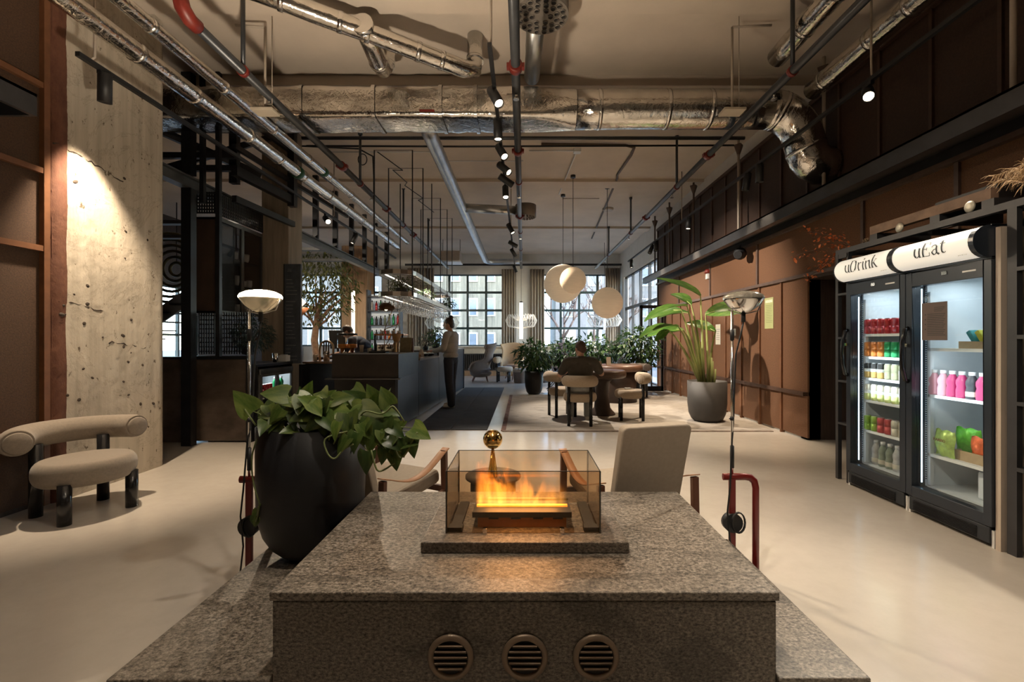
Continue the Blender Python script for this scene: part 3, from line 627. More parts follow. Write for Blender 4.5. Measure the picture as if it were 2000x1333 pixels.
def lantern(label, x, y, z, r, cx, m_):
    t = thing('paper_lantern', label, 'lantern', (x, y, z), 0, 'paper globe lanterns'); prof = []
    n = 30
    for i in range(n*2+1):
        a = -math.pi/2 + math.pi*i/(n*2); rr = r*(1 + (.0 if i % 2 else -.022)); prof.append((max(rr*math.cos(a), .03), rr*math.sin(a)))
    MB().lathe(prof, 36, close=False).build('shade', m_, t)
    MB().cyl((0,0,r*.98), (0,0,4.6-z), .006, None, 6).build('cord', M['wire'], t); MB().cyl((0,0,4.55-z), (0,0,4.6-z), .05, None, 16).build('canopy', M['black'], t)
    MB().lathe([(.03,r*.97),(.05,r*.99),(.05,r*1.01)], 16).build('collar', M['wire'], t)
    lamp_light('POINT', 'bulb', t, (0,0,0), 3, WARM2, rad=.1)
lantern('largest white paper globe lantern hanging over the tables', .90, 10.3, 2.58, .435, 0, paper('white_paper', (.78,.68,.55)))
lantern('smallest tan paper globe lantern in front of the largest', .995, 9.1, 2.50, .265, 0, paper('tan_paper', (.58,.43,.28)))
lantern('mid sized cream paper globe lantern hanging lowest', 1.80, 9.75, 2.10, .335, 0, paper('cream_paper', (.66,.52,.37)))
def tube_pendant(label, x, y, z0, z1, ring, c=(1,.86,.66), es=5, r=.06):
    t = thing('tube_pendant', label, 'pendant lamp', (x, y, z0), 0, 'tube pendant lights'); L = z1 - z0
    MB().cyl((0,0,0), (0,0,L), r, None, 18).build('tube', emis('tube_glow', c, es), t); MB().cyl((0,0,L), (0,0,L+.05), r*.8, None, 14).build('cap', M['black'], t); MB().cyl((0,0,L+.05), (0,0,4.6-z0), .006, None, 6).build('cord', M['wire'], t)
    if ring:
        mb = MB()
        for zc, rr, hh in ring:
            for k in range(28):
                a = 2*math.pi*k/28
                for s in (1,-1):
                    mb.tube([(math.cos(a)*rr*.25, math.sin(a)*rr*.25, zc), (math.cos(a+s*.35)*rr*.8, math.sin(a+s*.35)*rr*.8, zc+hh*.5), (math.cos(a+s*.55)*rr, math.sin(a+s*.55)*rr, zc), (math.cos(a+s*.35)*rr*.8, math.sin(a+s*.35)*rr*.8, zc-hh*.5), (math.cos(a)*rr*.25, math.sin(a)*rr*.25, zc-hh*.6)], .0055, 4)
        mb.build('wire_shade', M['wicker'], t)
tube_pendant('glowing tube pendant with wire disc shade before the pilaster', -.07, 15.6, 1.35, 2.58, ((.62,.55,.42),))
tube_pendant('wire disc pendant hanging behind the standing woman', -2.75, 15.4, 1.6, 2.3, ((.3,.58,.4),), (.8,.9,1), .8, .04)
tube_pendant('wire disc pendant hanging behind the lowest paper lantern', 2.75, 15.4, 1.65, 2.35, ((.33,.58,.4),), (.8,.9,1), .8, .04)
tube_pendant('plain glowing tube pendant in front of the wood column', -5.72, 15.3, .95, 2.95, None, r=.055)
# ================================================================ granite hearth
hearth = thing('granite_hearth', 'stepped grey granite hearth block in the foreground', 'hearth', (0, 1.45, 0))
MB().box(-1.32, 1.10, .0, 1.0, 0, .195).build('plinth', M['granite'], hearth, .006)
MB().box(-1.32, -.803, -.012, 1.0, .197, .225).build('ledge_slab', M['granite'], hearth, .004); MB().box(.81, 1.10, -.012, 1.0, .197, .23).build('ledge_slab', M['granite'], hearth, .004)
MB().box(-.80, .807, 0, .95, .197, .468).build('block', M['granite2'], hearth, .004)
MB().box(-.806, .813, -.008, .955, .472, .50).build('top_slab', M['granite'], hearth, .004)
M['vent'] = mat('bronze_vent', (.22,.16,.11), .42, .35, .1, 10)
for k, (px, lab) in enumerate(((880, 'left'), (1025, 'middle'), (1164, 'right'))):
    x, y, z = at(px, 1285, 1.445)
    t = thing('vent_grille', '%s round bronze air vent in the granite front' % lab, 'vent', (x, 1.449, z), 0, 'round vents in the hearth')
    MB().dlathe([(.073,0), (.074,.006), (.068,.012), (.057,.012), (.054,.002), (.054,-.0)], (0,0,0), (0,-1,0), 40).build('rim', M['vent'], t)
    MB().cyl((0,.0,0), (0,-.002,0), .055, None, 30).build('back', M['black'], t)
    for i in range(5):
        zz_ = -.036 + i*.018; hw = math.sqrt(.053**2 - zz_**2)
        o = bxo('slat', (2*hw, .004, .0140), (0, -.007, zz_), M['vent'], t, 0, (R(38), 0, 0))
base_slab = single('hearth_slab', MB().box(-.385,.397,0,.40,0,.042), M['granite2'], 'thin granite slab under the glass fire box', 'slab', (0, 1.705, .50), bevel=.004)
# glass fire box
M['smoke'] = glass_mat('smoked_glass', (.87,.79,.69), .09); M['gedge'] = mat('glass_edge', (.05,.045,.035), .15, 0, 0)
fb = thing('glass_fire_box', 'smoked glass box around the burning flames', 'fireplace', (0, 1.787, .542))
gx0, gx1, gd, gh = -.3015, .3015, .34, .243
for nm, q in (('glass_panel', (gx0, gx1, 0, .006, 0, gh)), ('glass_panel', (gx0, gx1, gd-.006, gd, 0, gh)), ('glass_panel', (gx0, gx0+.006, .007, gd-.007, 0, gh)), ('glass_panel', (gx1-.006, gx1, .007, gd-.007, 0, gh))):
    o = bx6(nm, *q, M['smoke'], fb)
e = MB()
for x in (gx0, gx1):
    for y in (0, gd): e.box(x-.003, x+.003, y-.003, y+.003, 0, gh)
for y in (0, gd): e.box(gx0, gx1, y-.0015, y+.0015, gh-.001, gh+.0015)
for x in (gx0, gx1): e.box(x-.0015, x+.0015, 0, gd, gh-.001, gh+.0015)
e.build('glass_edges', M['gedge'], fb)
for x in (-.15, .152): MB().box(x-.009, x+.009, -.012, .012, 0, .022).build('clip', M['chrome'], fb, .002)
for s in (-1, 1): MB().box(s*.27-.022, s*.27+.022, .01, .32, 0, .012).box(s*.27-.03, s*.27+.03, .01, .05, .0, .018).build('foot_bar', M['black'], fb, .002)
bn = thing('ethanol_burner', 'low black burner tray with a copper front inside the glass', 'burner', (0, 1.83, .542))
MB().box(-.205, .195, 0, .17, .044, .060).box(-.205, .195, 0, .012, .060, .066).box(-.205, .195, .158, .17, .060, .066).build('tray', M['black'], bn)
MB().box(-.185, .175, .012, .15, 0, .044).build('body', mat('copper_front', (.42,.19,.07), .3, .6, .15, 12), bn, .002)
for x in (-.12, -.03, .06, .14): bxo('slot', (.04, .003, .006), (x, .011, .037), M['black'], bn)
bxo('fuel_line', (.38, .02, .012), (-.005, .085, .060), emis('hot_fuel_line', (1,.40,.05), .6), bn)
# flames: a glowing volume
m, nt, b, o = base('flame_volume'); nt.nodes.remove(b)
tc = nt.nodes.new('ShaderNodeTexCoord'); sep = nt.nodes.new('ShaderNodeSeparateXYZ'); nt.links.new(tc.outputs['Object'], sep.inputs[0])
def mth(op, a, b_=None, c=None, clamp=False):
    n = nt.nodes.new('ShaderNodeMath'); n.operation = op; n.use_clamp = clamp
    for i, q in enumerate((a, b_, c)):
        if q is None: continue
        if isinstance(q, (int, float)): n.inputs[i].default_value = q
        else: nt.links.new(q, n.inputs[i])
    return n.outputs[0]
na = noise_tex(nt, 10, 4, .6, (1, .7, .55), dist=.6); nb = noise_tex(nt, 26, 3, .6, (1, .8, .28))
h = sep.outputs['Z']; x = sep.outputs['X']; y = sep.outputs['Y']
left = mth('SMOOTH_MIN', mth('MULTIPLY_ADD', x, -3.0, .66), 1.0, .2, True)      # 1 at the left of the tray, thin at the right
na2 = mth('MULTIPLY_ADD', na.outputs['Fac'], .46, -.10)
top = mth('MULTIPLY', mth('MAXIMUM', na2, .0), mth('MULTIPLY_ADD', left, .95, .26))      # local flame height
f1 = mth('DIVIDE', mth('SUBTRACT', top, h), .05); f1 = mth('MAXIMUM', mth('MINIMUM', f1, 1.0), 0.0)
edge = mth('MAXIMUM', mth('SUBTRACT', 1.0, mth('POWER', mth('ABSOLUTE', mth('DIVIDE', y, .05)), 2.0)), 0.0)
edx = mth('MAXIMUM', mth('MINIMUM', mth('DIVIDE', mth('SUBTRACT', .195, mth('ABSOLUTE', x)), .02), 1.0), 0.0)
thin = mth('MULTIPLY_ADD', mth('MAXIMUM', mth('MULTIPLY_ADD', nb.outputs['Fac'], 4.0, -1.6), 0.0), .8, .15)
den = mth('MULTIPLY', mth('MULTIPLY', f1, thin), mth('MULTIPLY', edge, edx)); den = mth('MULTIPLY', den, mth('MULTIPLY_ADD', left, .8, .25))
cr = ramp(nt, mth('DIVIDE', h, .16), [(0, (1,.50,.09)), (.35, (1,.36,.045)), (1, (.95,.20,.015))])
em = nt.nodes.new('ShaderNodeEmission'); nt.links.new(cr.outputs[0], em.inputs[0]); nt.links.new(mth('MULTIPLY', den, 44.0), em.inputs[1])
nt.links.new(em.outputs[0], o.inputs['Volume'])
M['flame'] = m
fl = single('fire_flames', MB().box(-.20,.20,-.055,.055,.0,.19), M['flame'], 'orange flames rising from the burner tray', 'flames', (-.005, 1.915, .609))
lamp_light('AREA', 'flame_glow', fl, (0,0,.05), 2.2, (1,.45,.12), (0,-.3,-1)).data.size = .3

# ================================================================ planter with trailing pothos
def leaf_mesh(name, L, W, m_, heart=True, fold=.25, droop=.25, nu=4, nv=7, wave=0, tip=.9):
    def f(u, v):
        s = u*2 - 1
        if heart: w_ = W/2 * (math.sin(math.pi * min(1, .12 + .88*v)**.62) ** .8 if v < 1 else 0) * (1 - .35*v)*1.35
        else: w_ = W/2 * math.sin(math.pi * (v*.94+.03)) ** .75
        yb = -L*.10*abs(s)**1.5*(1-v)**3 if heart else 0
        x = s*w_; y = L*v + yb; z = fold*abs(x) - droop*L*v*v + wave*math.sin(v*17 + s*2)*abs(s)*W
        return (x, y, z)
    return MB().grid(f, nu, nv).mesh(name, m_)
def leaf_mat(name, c1, c2, rough=.38):
    m, nt, b, o = base(name); n1 = noise_tex(nt, 9, 4, .6, (3, .8, 1)); oi = nt.nodes.new('ShaderNodeObjectInfo')
    cr = ramp(nt, n1.outputs['Fac'], [(.38, c1), (.66, c2)]); hs = nt.nodes.new('ShaderNodeHueSaturation')
    mr = nt.nodes.new('ShaderNodeMapRange'); mr.inputs[3].default_value = .6; mr.inputs[4].default_value = 1.35; nt.links.new(oi.outputs['Random'], mr.inputs[0]); nt.links.new(mr.outputs[0], hs.inputs['Value'])
    nt.links.new(cr.outputs[0], hs.inputs['Color']); nt.links.new(hs.outputs[0], b.inputs['Base Color']); b.inputs['Roughness'].default_value = rough
    tr = nt.nodes.new('ShaderNodeBsdfTranslucent'); nt.links.new(hs.outputs[0], tr.inputs[0]); mx = nt.nodes.new('ShaderNodeMixShader'); mx.inputs[0].default_value = .25
    nt.links.new(b.outputs[0], mx.inputs[1]); nt.links.new(tr.outputs[0], mx.inputs[2]); nt.links.new(mx.outputs[0], o.inputs[0]); return m
M['pothos'] = leaf_mat('pothos_leaf', (.050,.095,.014), (.15,.185,.045)); M['pothos2'] = leaf_mat('pothos_leaf_deep', (.028,.060,.012), (.075,.105,.025))
M['stem'] = mat('green_stem', (.14,.17,.06), .5, 0, .1)
M['shrub'] = leaf_mat('shrub_leaf', (.020,.052,.016), (.070,.135,.040)); M['banana'] = leaf_mat('bird_of_paradise_leaf', (.050,.13,.020), (.13,.22,.040)); M['tree_leaf'] = leaf_mat('indoor_tree_leaf', (.06,.075,.018), (.17,.17,.055))
def place_leaf(me, p, d, up, s, parent, roll=0, name='leaf'):
    d = V(d).normalized(); up = V(up); x = d.cross(up)
    if x.length < 1e-3: x = d.orthogonal()
    x.normalize(); z = x.cross(d)
    o = bpy.data.objects.new(name, me); col.objects.link(o); o.parent = parent
    o.matrix_local = Matrix.Translation(V(p)) @ Matrix((x, d, z)).transposed().to_4x4() @ Matrix.Rotation(roll, 4, 'Y') @ Matrix.Diagonal((s, s, s, 1)); return o
pl = thing('potted_pothos', 'trailing pothos in a tall black round bottomed planter on the granite ledge', 'plant', (-1.06, 2.28, .225))
prof = [(.02,0), (.10,.004), (.15,.025), (.195,.065), (.228,.12), (.248,.19), (.257,.27), (.26,.36), (.26,.65), (.252,.652), (.248,.60)]
MB().lathe(prof, 48, (0,0,0), .78).build('planter', M['pot'], pl); MB().lathe([(.248,.585),(.15,.60),(0.001,.61)], 32, (0,0,0), .78).build('soil', M['soil'], pl)
lms = [leaf_mesh('leaf', .125, .088, M['pothos'], True, .22, .25), leaf_mesh('leaf', .115, .080, M['pothos2'], True, .32, .45), leaf_mesh('leaf', .14, .095, M['pothos'], True, .15, .1)]
rnd = random.Random(21)
def stem(p, q, sag, r=.0035, parent=pl):
    p, q = V(p), V(q); mid = (p + q)/2 + V((0,0,sag)); pts = [p.lerp(mid, t_).lerp(mid.lerp(q, t_), t_) for t_ in (0,.25,.5,.75,1)]
    MB().tube(pts, [r, r, r*.9, r*.8, r*.6], 5).build('stem', M['stem'], parent)
def pl_leaf(px, py, y, dx, dz, dy=-.4, s=1.0, mi=None, root=None, sag=.06):
    p = V(at(px, py, y)) - pl.location; d = V((dx, dy, dz)).normalized()
    b0 = p - d * .06*s
    place_leaf(lms[mi if mi is not None else rnd.randrange(3)], b0, d, V((rnd.uniform(-.3,.3), -.75, .65)), s, pl, rnd.uniform(-.3,.3))
    r0 = V(root) if root else V((max(-.22, min(.22, b0.x*.6)), max(-.15, min(.15, b0.y*.6)), .59)); stem(r0, b0, sag)
PLV = [(478,787,2.2,-.45,.8,1.15,2), (600,768,2.25,.3,1,1.1,0), (570,785,2.15,-.9,.2,1.1,0), (540,800,2.2,-.8,.1,1.0,1), (640,775,2.3,.5,.7,1.0,0), (655,790,2.2,.9,.3,1.1,0), (690,775,2.25,-.7,.7,1.1,1), (728,772,2.2,-.3,1,1.0,0), (748,783,2.2,.7,.5,1.0,1),
 (700,795,2.15,.6,.3,1.1,0), (720,805,2.1,.9,-.1,1.25,2), (665,805,2.1,.8,.1,1.1,0), (620,800,2.1,.1,.4,1.1,1), (590,812,2.1,-.5,-.1,1.0,0), (560,818,2.15,-.6,-.2,1.0,1), (530,822,2.15,-.9,-.3,1.0,0), (640,825,2.05,.4,-.3,1.0,1), (680,830,2.05,.2,-.7,1.1,0), (700,842,2.05,.0,-1,1.0,1), (735,825,2.08,.7,-.4,1.1,0), (760,805,2.1,.8,.2,.9,1), (745,848,2.05,.1,-1,1.3,1), (725,862,2.05,-.2,-1,1.0,0), (690,866,2.0,-.3,-1,.9,1), (668,870,2.0,-.6,-.8,.8,0), (760,862,2.05,.5,-.8,1.1,0), (775,842,2.05,.8,-.4,.8,1), (714,905,2.02,-.1,-1,1.0,1), (772,900,2.05,.2,-.9,.8,0), (748,893,2.05,.0,-1,.7,1), (800,866,2.05,.5,.2,.8,0), (820,845,2.05,.9,-.4,.9,2), (806,880,2.05,.2,-1,.7,1), (812,858,2.05,.2,-1,.6,1), (586,778,2.3,-.2,1,1.0,1), (612,790,2.35,.1,.8,1.0,1), (630,812,2.2,-.3,.2,.9,0), (552,803,2.3,-.3,.5,1.0,1), (676,786,2.35,-.1,.8,1.0,0), (710,826,2.2,.3,-.2,1.1,0), (655,842,2.0,-.2,-.8,.8,0), (770,825,2.15,.9,.0,.7,2), (607,826,2.15,.2,-.2,.9,0), (574,800,2.2,-.1,.6,1.0,0), (786,830,2.1,.6,.5,.5,2), (640,795,2.15,-.5,.5,1.0,0), (728,790,2.2,.2,.6,1.0,0), (664,818,2.2,.5,.3,1.0,1), (690,815,2.1,-.5,-.2,1.0,0)]
for px, py, y, dx, dz, s, mi in PLV: pl_leaf(px, py, y, dx, dz, -.45, s*.86, mi)
for k in range(46):
    u = rnd.random(); px = 505 + 250*u; py = rnd.uniform(762, 838) + 6*u; pl_leaf(px, py, rnd.uniform(2.12, 2.42), rnd.uniform(-1,1) + (u-.5), rnd.uniform(-.4,.9), rnd.uniform(-.6,.3), rnd.uniform(.6,.9), k % 3)
for k in range(30):
    px = rnd.uniform(512, 650); pl_leaf(px, rnd.uniform(785, 842), rnd.uniform(2.06, 2.2), rnd.uniform(-1,.8), rnd.uniform(-.8,.6), rnd.uniform(-.7,-.1), rnd.uniform(.55,.85), k % 3)
for k in range(14):
    px = rnd.uniform(690, 800); pl_leaf(px, rnd.uniform(830, 895) - .1*abs(px-720), rnd.uniform(2.0, 2.12), rnd.uniform(-.5,.8), rnd.uniform(-1,-.2), -.3, rnd.uniform(.5,.8), k % 3)
pl_leaf(502, 1012, 2.15, -.3, -.9, -.2, .55, 2, V(at(508, 985, 2.12)) - pl.location, 0); pl_leaf(498, 1022, 2.15, -.1, -1, -.2, .5, 1, V(at(505, 990, 2.12)) - pl.location, 0)
def vine(pts): 
    q = [V(at(*p)) - pl.location for p in pts]; dn = []
    for i in range(len(q)-1):
        for k in range(4): dn.append(q[i].lerp(q[i+1], k/4))
    dn.append(q[-1])
    for _ in range(3): dn = [dn[0]] + [(dn[i-1] + dn[i]*2 + dn[i+1])/4 for i in range(1, len(dn)-1)] + [dn[-1]]
    MB().tube(dn, .004, 6).build('vine', M['stem'], pl)
vine([(512,838,2.2), (500,862,2.14), (491,890,2.12), (492,930,2.12), (500,965,2.10), (508,985,2.12), (504,1005,2.14), (500,1020,2.14)])
vine([(690,840,2.1), (672,845,2.02), (628,856,2.0), (640,890,1.98), (654,900,1.98), (670,878,2.0), (690,868,2.0)])
vine([(725,880,2.02), (735,924,2.02), (752,918,2.04), (770,905,2.05)]); vine([(765,860,2.06), (780,900,2.05), (795,885,2.05), (805,862,2.05), (815,845,2.05)])
vine([(700,820,2.1), (712,800,2.08), (745,812,2.06), (760,800,2.06), (768,790,2.06), (790,825,2.08)]); vine([(500,832,2.2), (488,815,2.18), (478,800,2.2)])
vine([(508,1010,2.14), (512,1040,2.16), (520,1058,2.2), (513,1050,2.2)])
single('tea_light_tin', MB().lathe([(.028,0),(.03,.02),(.025,.02),(.025,.012)], 20), M['black'], 'small dark tin standing in the planter soil', 'tin', (-1.09, 2.12, .825))
# ================================================================ floor lamps with red base
def floor_lamp(label, x, y, lit):
    t = thing('floor_lamp', label, 'lamp', (x, y, 0), 0, 'red based floor lamps')
    MB().box(-.025,.16,-.10,.10,0,.018).build('foot', M['red'], t, .003)
    MB().box(-.017,.017,-.010,.010,.018,.545).build('upright', M['red'], t, .003)
    MB().tube([(-.05,0,.55), (.07,0,.55), (.10,0,.545), (.122,0,.525), (.130,0,.49), (.130,0,.02)], .013, 8, True, 0, 1.5).build('handle', M['red'], t)
    MB().cyl((.0,-.02,.3), (.0,.02,.3), .052, None, 20).build('cord_reel', M['black'], t)
    for k in range(3): MB().tube([(.02 + .035*math.cos(a*math.pi/8), -.03 - .004*k, .36 - .05 + .055*math.sin(a*math.pi/8)) for a in range(17)], .004, 5).build('cord_loop', M['wire'], t)
    MB().cyl((0,0,.5), (0,0,1.46), .0075, None, 10).build('pole', M['chrome'], t); MB().cyl((0,0,.60), (0,0,.72), .011, None, 10).build('grip', M['black'], t); MB().cyl((0,0,1.30), (0,0,1.36), .011, None, 10).build('grip', M['black'], t)
    MB().cyl((0,0,.86), (0,0,.88), .012, None, 8).tube([(0,0,.87), (-.02,-.01,.87)], .003, 5).build('eyelet', M['black'], t)
    hx = .062; MB().tube([(0,0,1.44), (.0,0,1.475), (.02,0,1.462)], .006, 6).tube([(-.02,0,1.468), (.01,0,1.452), (hx,0,1.442), (hx+.08,0,1.462), (hx+.105,0,1.52)], .0035, 6).build('bracket', M['chrome'], t)
    MB().tube([(hx,0,1.40), (hx,0,1.455)], .012, 8).build('socket', M['black'], t)
    MB().tube([(hx,0,1.40), (hx-.01,.005,1.34), (.025,.01,1.22), (.015,.008,1.0), (.012,.008,.88), (-.005,-.01,.75), (-.02,-.02,.5), (-.035,-.02,.36), (-.02,-.02,.2), (-.03,-.03,.06), (.04,-.05,.03)], .0045, 6).build('power_cord', M['wire'], t)
    MB().lathe([(.022,1.452), (.045,1.462), (.075,1.485), (.100,1.518), (.104,1.528), (.103,1.530), (.094,1.516), (.070,1.488), (.040,1.468), (.0,1.462)], 32, (hx,0,0), close=False).build('reflector', M['chrome'] if not lit else mat('lit_reflector', (.55,.46,.34), .25, .9, 0, 1, 0, 1, None, (1,.75,.4), .08), t)
    MB().lathe([(.105,1.526), (.106,1.534), (.098,1.548), (.070,1.562), (.035,1.569), (0,1.571)], 32, (hx,0,0), close=False).build('lens', emis('lamp_lens', (1,.86,.62), 16) if lit else mat('ribbed_glass_lens', (.30,.27,.22), .12, .3, .4, 60), t)
    if lit: lamp_light('POINT', 'bulb', t, (hx,0,1.60), 22, WARM, rad=.05); lamp_light('SPOT', 'uplight', t, (hx,0,1.6), 230, WARM2, (0.02,0.05,1), 130, .6, .10)
floor_lamp('lit floor lamp with headlight shade left of the planter', -1.475, 2.45, True)
floor_lamp('unlit floor lamp with glass headlight shade right of the hearth', 1.147, 2.5, False)
# ================================================================ safari lounge chairs
def safari_chair(label, loc, rz):
    t = thing('lounge_chair', label, 'chair', loc, rz, 'leather strap lounge chairs')
    for sx in (-1, 1):
        MB().bar((sx*.30,.29,0), (sx*.30,.275,.555), .042, .030).build('leg', M['arm_wood'], t, .004); MB().bar((sx*.30,-.31,0), (sx*.30,-.295,.50), .042, .030).build('leg', M['arm_wood'], t, .004)
        def sf(u, v, sx=sx):
            y = .30 - .61*v; z = .562 - .05*v - .10*math.sin(math.pi*v)**1.2; return (sx*.30 + (u-.5)*.055, y, z)
        o = MB().grid(sf, 1, 12).build('arm_strap', M['leather'], t); s_ = o.modifiers.new('thick', 'SOLIDIFY'); s_.thickness = .006
        MB().bar((sx*.30,.28,.27), (sx*.30,-.30,.22), .025, .04).build('side_rail', M['arm_wood'], t)
    for y, z in ((.285,.29), (-.295,.23)): MB().bar((-.30,y,z), (.30,y,z), .025, .04).build('cross_rail', M['arm_wood'], t)
    MB().box(-.265,.265,-.28,.29,-.05,.05).build('seat_cushion', [M['canvas']], t, .035, 3).matrix_local = Matrix.Translation((0,0,.345)) @ Matrix.Rotation(R(6), 4, 'X')
    def rr(w, h, r):
        p = []
        for cx, cz, a0 in ((w-r, h-r, 0), (-w+r, h-r, 90), (-w+r, -h+r, 180), (w-r, -h+r, 270)):
            p += [(cx + r*math.cos(R(a0 + 15*i)), cz + r*math.sin(R(a0 + 15*i))) for i in range(7)]
        return p
    o = MB().prism(rr(.215,.275,.035), -.026, .026).build('backrest', M['canvas'], t, .008); o.matrix_local = Matrix.Translation((0,-.30,.57)) @ Matrix.Rotation(R(15), 4, 'X') @ Matrix.Rotation(R(90), 4, 'X')
    return t
safari_chair('canvas lounge chair with tan leather arm straps right of the fire box', (.635, 2.87, 0), 15.6)
safari_chair('canvas lounge chair partly hidden behind the pothos planter', (-.93, 2.98, 0), -27)
# side table with brass ornament
t = thing('side_table', 'small dark round side table behind the fire box', 'table', (-.197, 2.975, 0)); MB().lathe([(.172,.40), (.18,.405), (.18,.42), (.0,.42)], 40).build('top', mat('slate_tabletop', (.05,.05,.052), .45), t); MB().lathe([(.15,0),(.147,.40)], 32).build('drum_base', M['black'], t)
t = thing('brass_ornament', 'polished brass ball on a cone standing on the side table', 'ornament', (-.197, 2.94, .42)); MB().lathe([(.034,0),(.033,.003),(.008,.185),(.0,.187)], 28).build('cone', M['gold'], t)
prof = [(.001,.17)] + [(.063*math.cos(R(a)), .240 + .063*math.sin(R(a))) for a in range(-80, 61, 10)] + [(.022,.289), (.012,.279), (.0,.274)]
MB().lathe(prof, 32).build('ball', M['gold'], t)
MB().tube([(-.028,-.022,.296), (0,-.026,.300), (.028,-.022,.296)], .004, 6).build('lip', M['gold'], t)
# ================================================================ roll-back chairs
def roll_chair(label, loc, rz, R_=.34, tr=.098, tz=.585, span=66, seat=(.395,.36,.335,.085), lx=.20, ly=.20, lr=.040, wm='wool', group=None, by=-.0, cat='chair'):
    t = thing('roll_back_chair', label, cat, loc, rz, group); m_ = M[wm]
    pts = [(R_*math.sin(R(a)), by - R_*math.cos(R(a)), tz) for a in range(-span, span+1, 6)]
    r_ = [tr*.93] + [tr]*(len(pts)-2) + [tr*.93]
    MB().tube(pts, r_, 28).build('backrest', m_, t)
    for i, k in ((0,1), (-1,-2)):
        p = V(pts[i]); d = (p - V(pts[k])).normalized(); MB().dlathe([(tr*.80,-.01),(tr*.80,.010),(tr*.74,.016),(0.001,.017)], p, d, 28, close=False).build('end_disc', m_, t)
    a, b_, zc, th = seat; n = 10; pr = [(.001,-th)] + [((1 - .16) + .16*math.cos(R(q)), th*math.sin(R(q))) for q in range(-90, 91, 15)] + [(.001,th)]
    o = MB().lathe([(q*a, z) for q, z in pr], 48, (0,0,0), b_/a).build('seat', m_, t); o.location = (0, .02, zc)
    for sx in (-1, 1):
        MB().cyl((sx*lx,-ly,0), (sx*lx,-ly,tz-tr*.55), lr, None, 18).build('leg', M['black_gloss'], t); MB().cyl((sx*lx,ly,0), (sx*lx,ly,zc-th*.6), lr, None, 18).build('leg', M['black_gloss'], t)
    return t
roll_chair('low taupe chair with thick roll backrest by the left wall', (-3.325, 3.455, 0), -113, R_=.355, tr=.093, tz=.585, span=84, seat=(.30,.285,.335,.085))
# ================================================================ drinks coolers
def text_obj(s, size, m_, parent, mtx, name='lettering', ext=.0008):
    cu = bpy.data.curves.new(name, 'FONT'); cu.body = s; cu.size = size; cu.extrude = ext; cu.align_x = 'CENTER'; cu.align_y = 'CENTER'; cu.resolution_u = 3
    tmp = bpy.data.objects.new('tmp_text', cu); col.objects.link(tmp); dg = bpy.context.evaluated_depsgraph_get()
    me = bpy.data.meshes.new_from_object(tmp.evaluated_get(dg)); bpy.data.objects.remove(tmp); me.materials.clear(); me.materials.append(m_)
    o = bpy.data.objects.new(name, me); col.objects.link(o); o.parent = parent; o.matrix_local = mtx; return o
FACE_L = Matrix(((0,0,-1,0),(-1,0,0,0),(0,1,0,0),(0,0,0,1)))          # text facing -X, reading towards -Y
G = {'u': (.46, [([(.08,.5),(.08,.16),(.13,.04)],.10), ([(.10,.08),(.18,.01),(.28,.06),(.34,.14)],.04), ([(.36,.5),(.36,0)],.10), ([(0,.49),(.1,.49)],.025), ([(.28,.49),(.38,.49)],.025), ([(.36,.01),(.45,.01)],.025)]),
 'D': (.66, [([(.10,.71),(.10,0)],.10), ([(.02,.70),(.28,.70),(.42,.62)],.03), ([(.40,.64),(.51,.52),(.53,.36),(.51,.19),(.40,.07)],.095), ([(.42,.09),(.28,.01),(.02,.01)],.03)]),
 'r': (.36, [([(.09,.5),(.09,0)],.10), ([(.11,.34),(.19,.46),(.28,.48)],.035), ([(.27,.47),(.32,.42)],.07), ([(.0,.49),(.1,.49)],.025), ([(.0,.01),(.19,.01)],.025)]),
 'i': (.24, [([(.10,.5),(.10,0)],.10), ([(.10,.70),(.10,.61)],.10), ([(.01,.49),(.1,.49)],.025), ([(.01,.01),(.2,.01)],.025)]),
 'n': (.50, [([(.09,.5),(.09,0)],.10), ([(.11,.34),(.20,.46),(.30,.49)],.035), ([(.28,.49),(.36,.45),(.38,.36),(.38,0)],.10), ([(0,.49),(.1,.49)],.025), ([(.0,.01),(.18,.01)],.025), ([(.29,.01),(.47,.01)],.025)]),
 'k': (.50, [([(.09,.76),(.09,0)],.10), ([(.10,.20),(.36,.48)],.03), ([(.20,.32),(.40,.01)],.09), ([(0,.75),(.1,.75)],.025), ([(.28,.49),(.45,.49)],.025), ([(.0,.01),(.18,.01)],.025), ([(.32,.01),(.49,.01)],.025)]),
 'E': (.58, [([(.12,.71),(.12,0)],.10), ([(.03,.70),(.46,.70)],.03), ([(.12,.37),(.35,.37)],.03), ([(.03,.01),(.48,.01)],.03), ([(.45,.70),(.47,.55)],.035), ([(.47,.01),(.50,.17)],.035), ([(.34,.45),(.34,.29)],.03)]),
 'a': (.46, [([(.05,.40),(.10,.47),(.20,.49),(.29,.46),(.32,.38)],.045), ([(.32,.42),(.32,.07),(.38,.01),(.44,.05)],.085), ([(.32,.29),(.16,.25),(.07,.15)],.04), ([(.07,.19),(.07,.09),(.14,.01)],.08), ([(.12,.01),(.22,.03),(.31,.12)],.04)]),
 't': (.36, [([(.14,.64),(.14,.10),(.20,.02)],.09), ([(.18,.02),(.26,.01),(.33,.07)],.035), ([(.02,.49),(.32,.49)],.03), ([(.02,.49),(.14,.64)],.03)])}
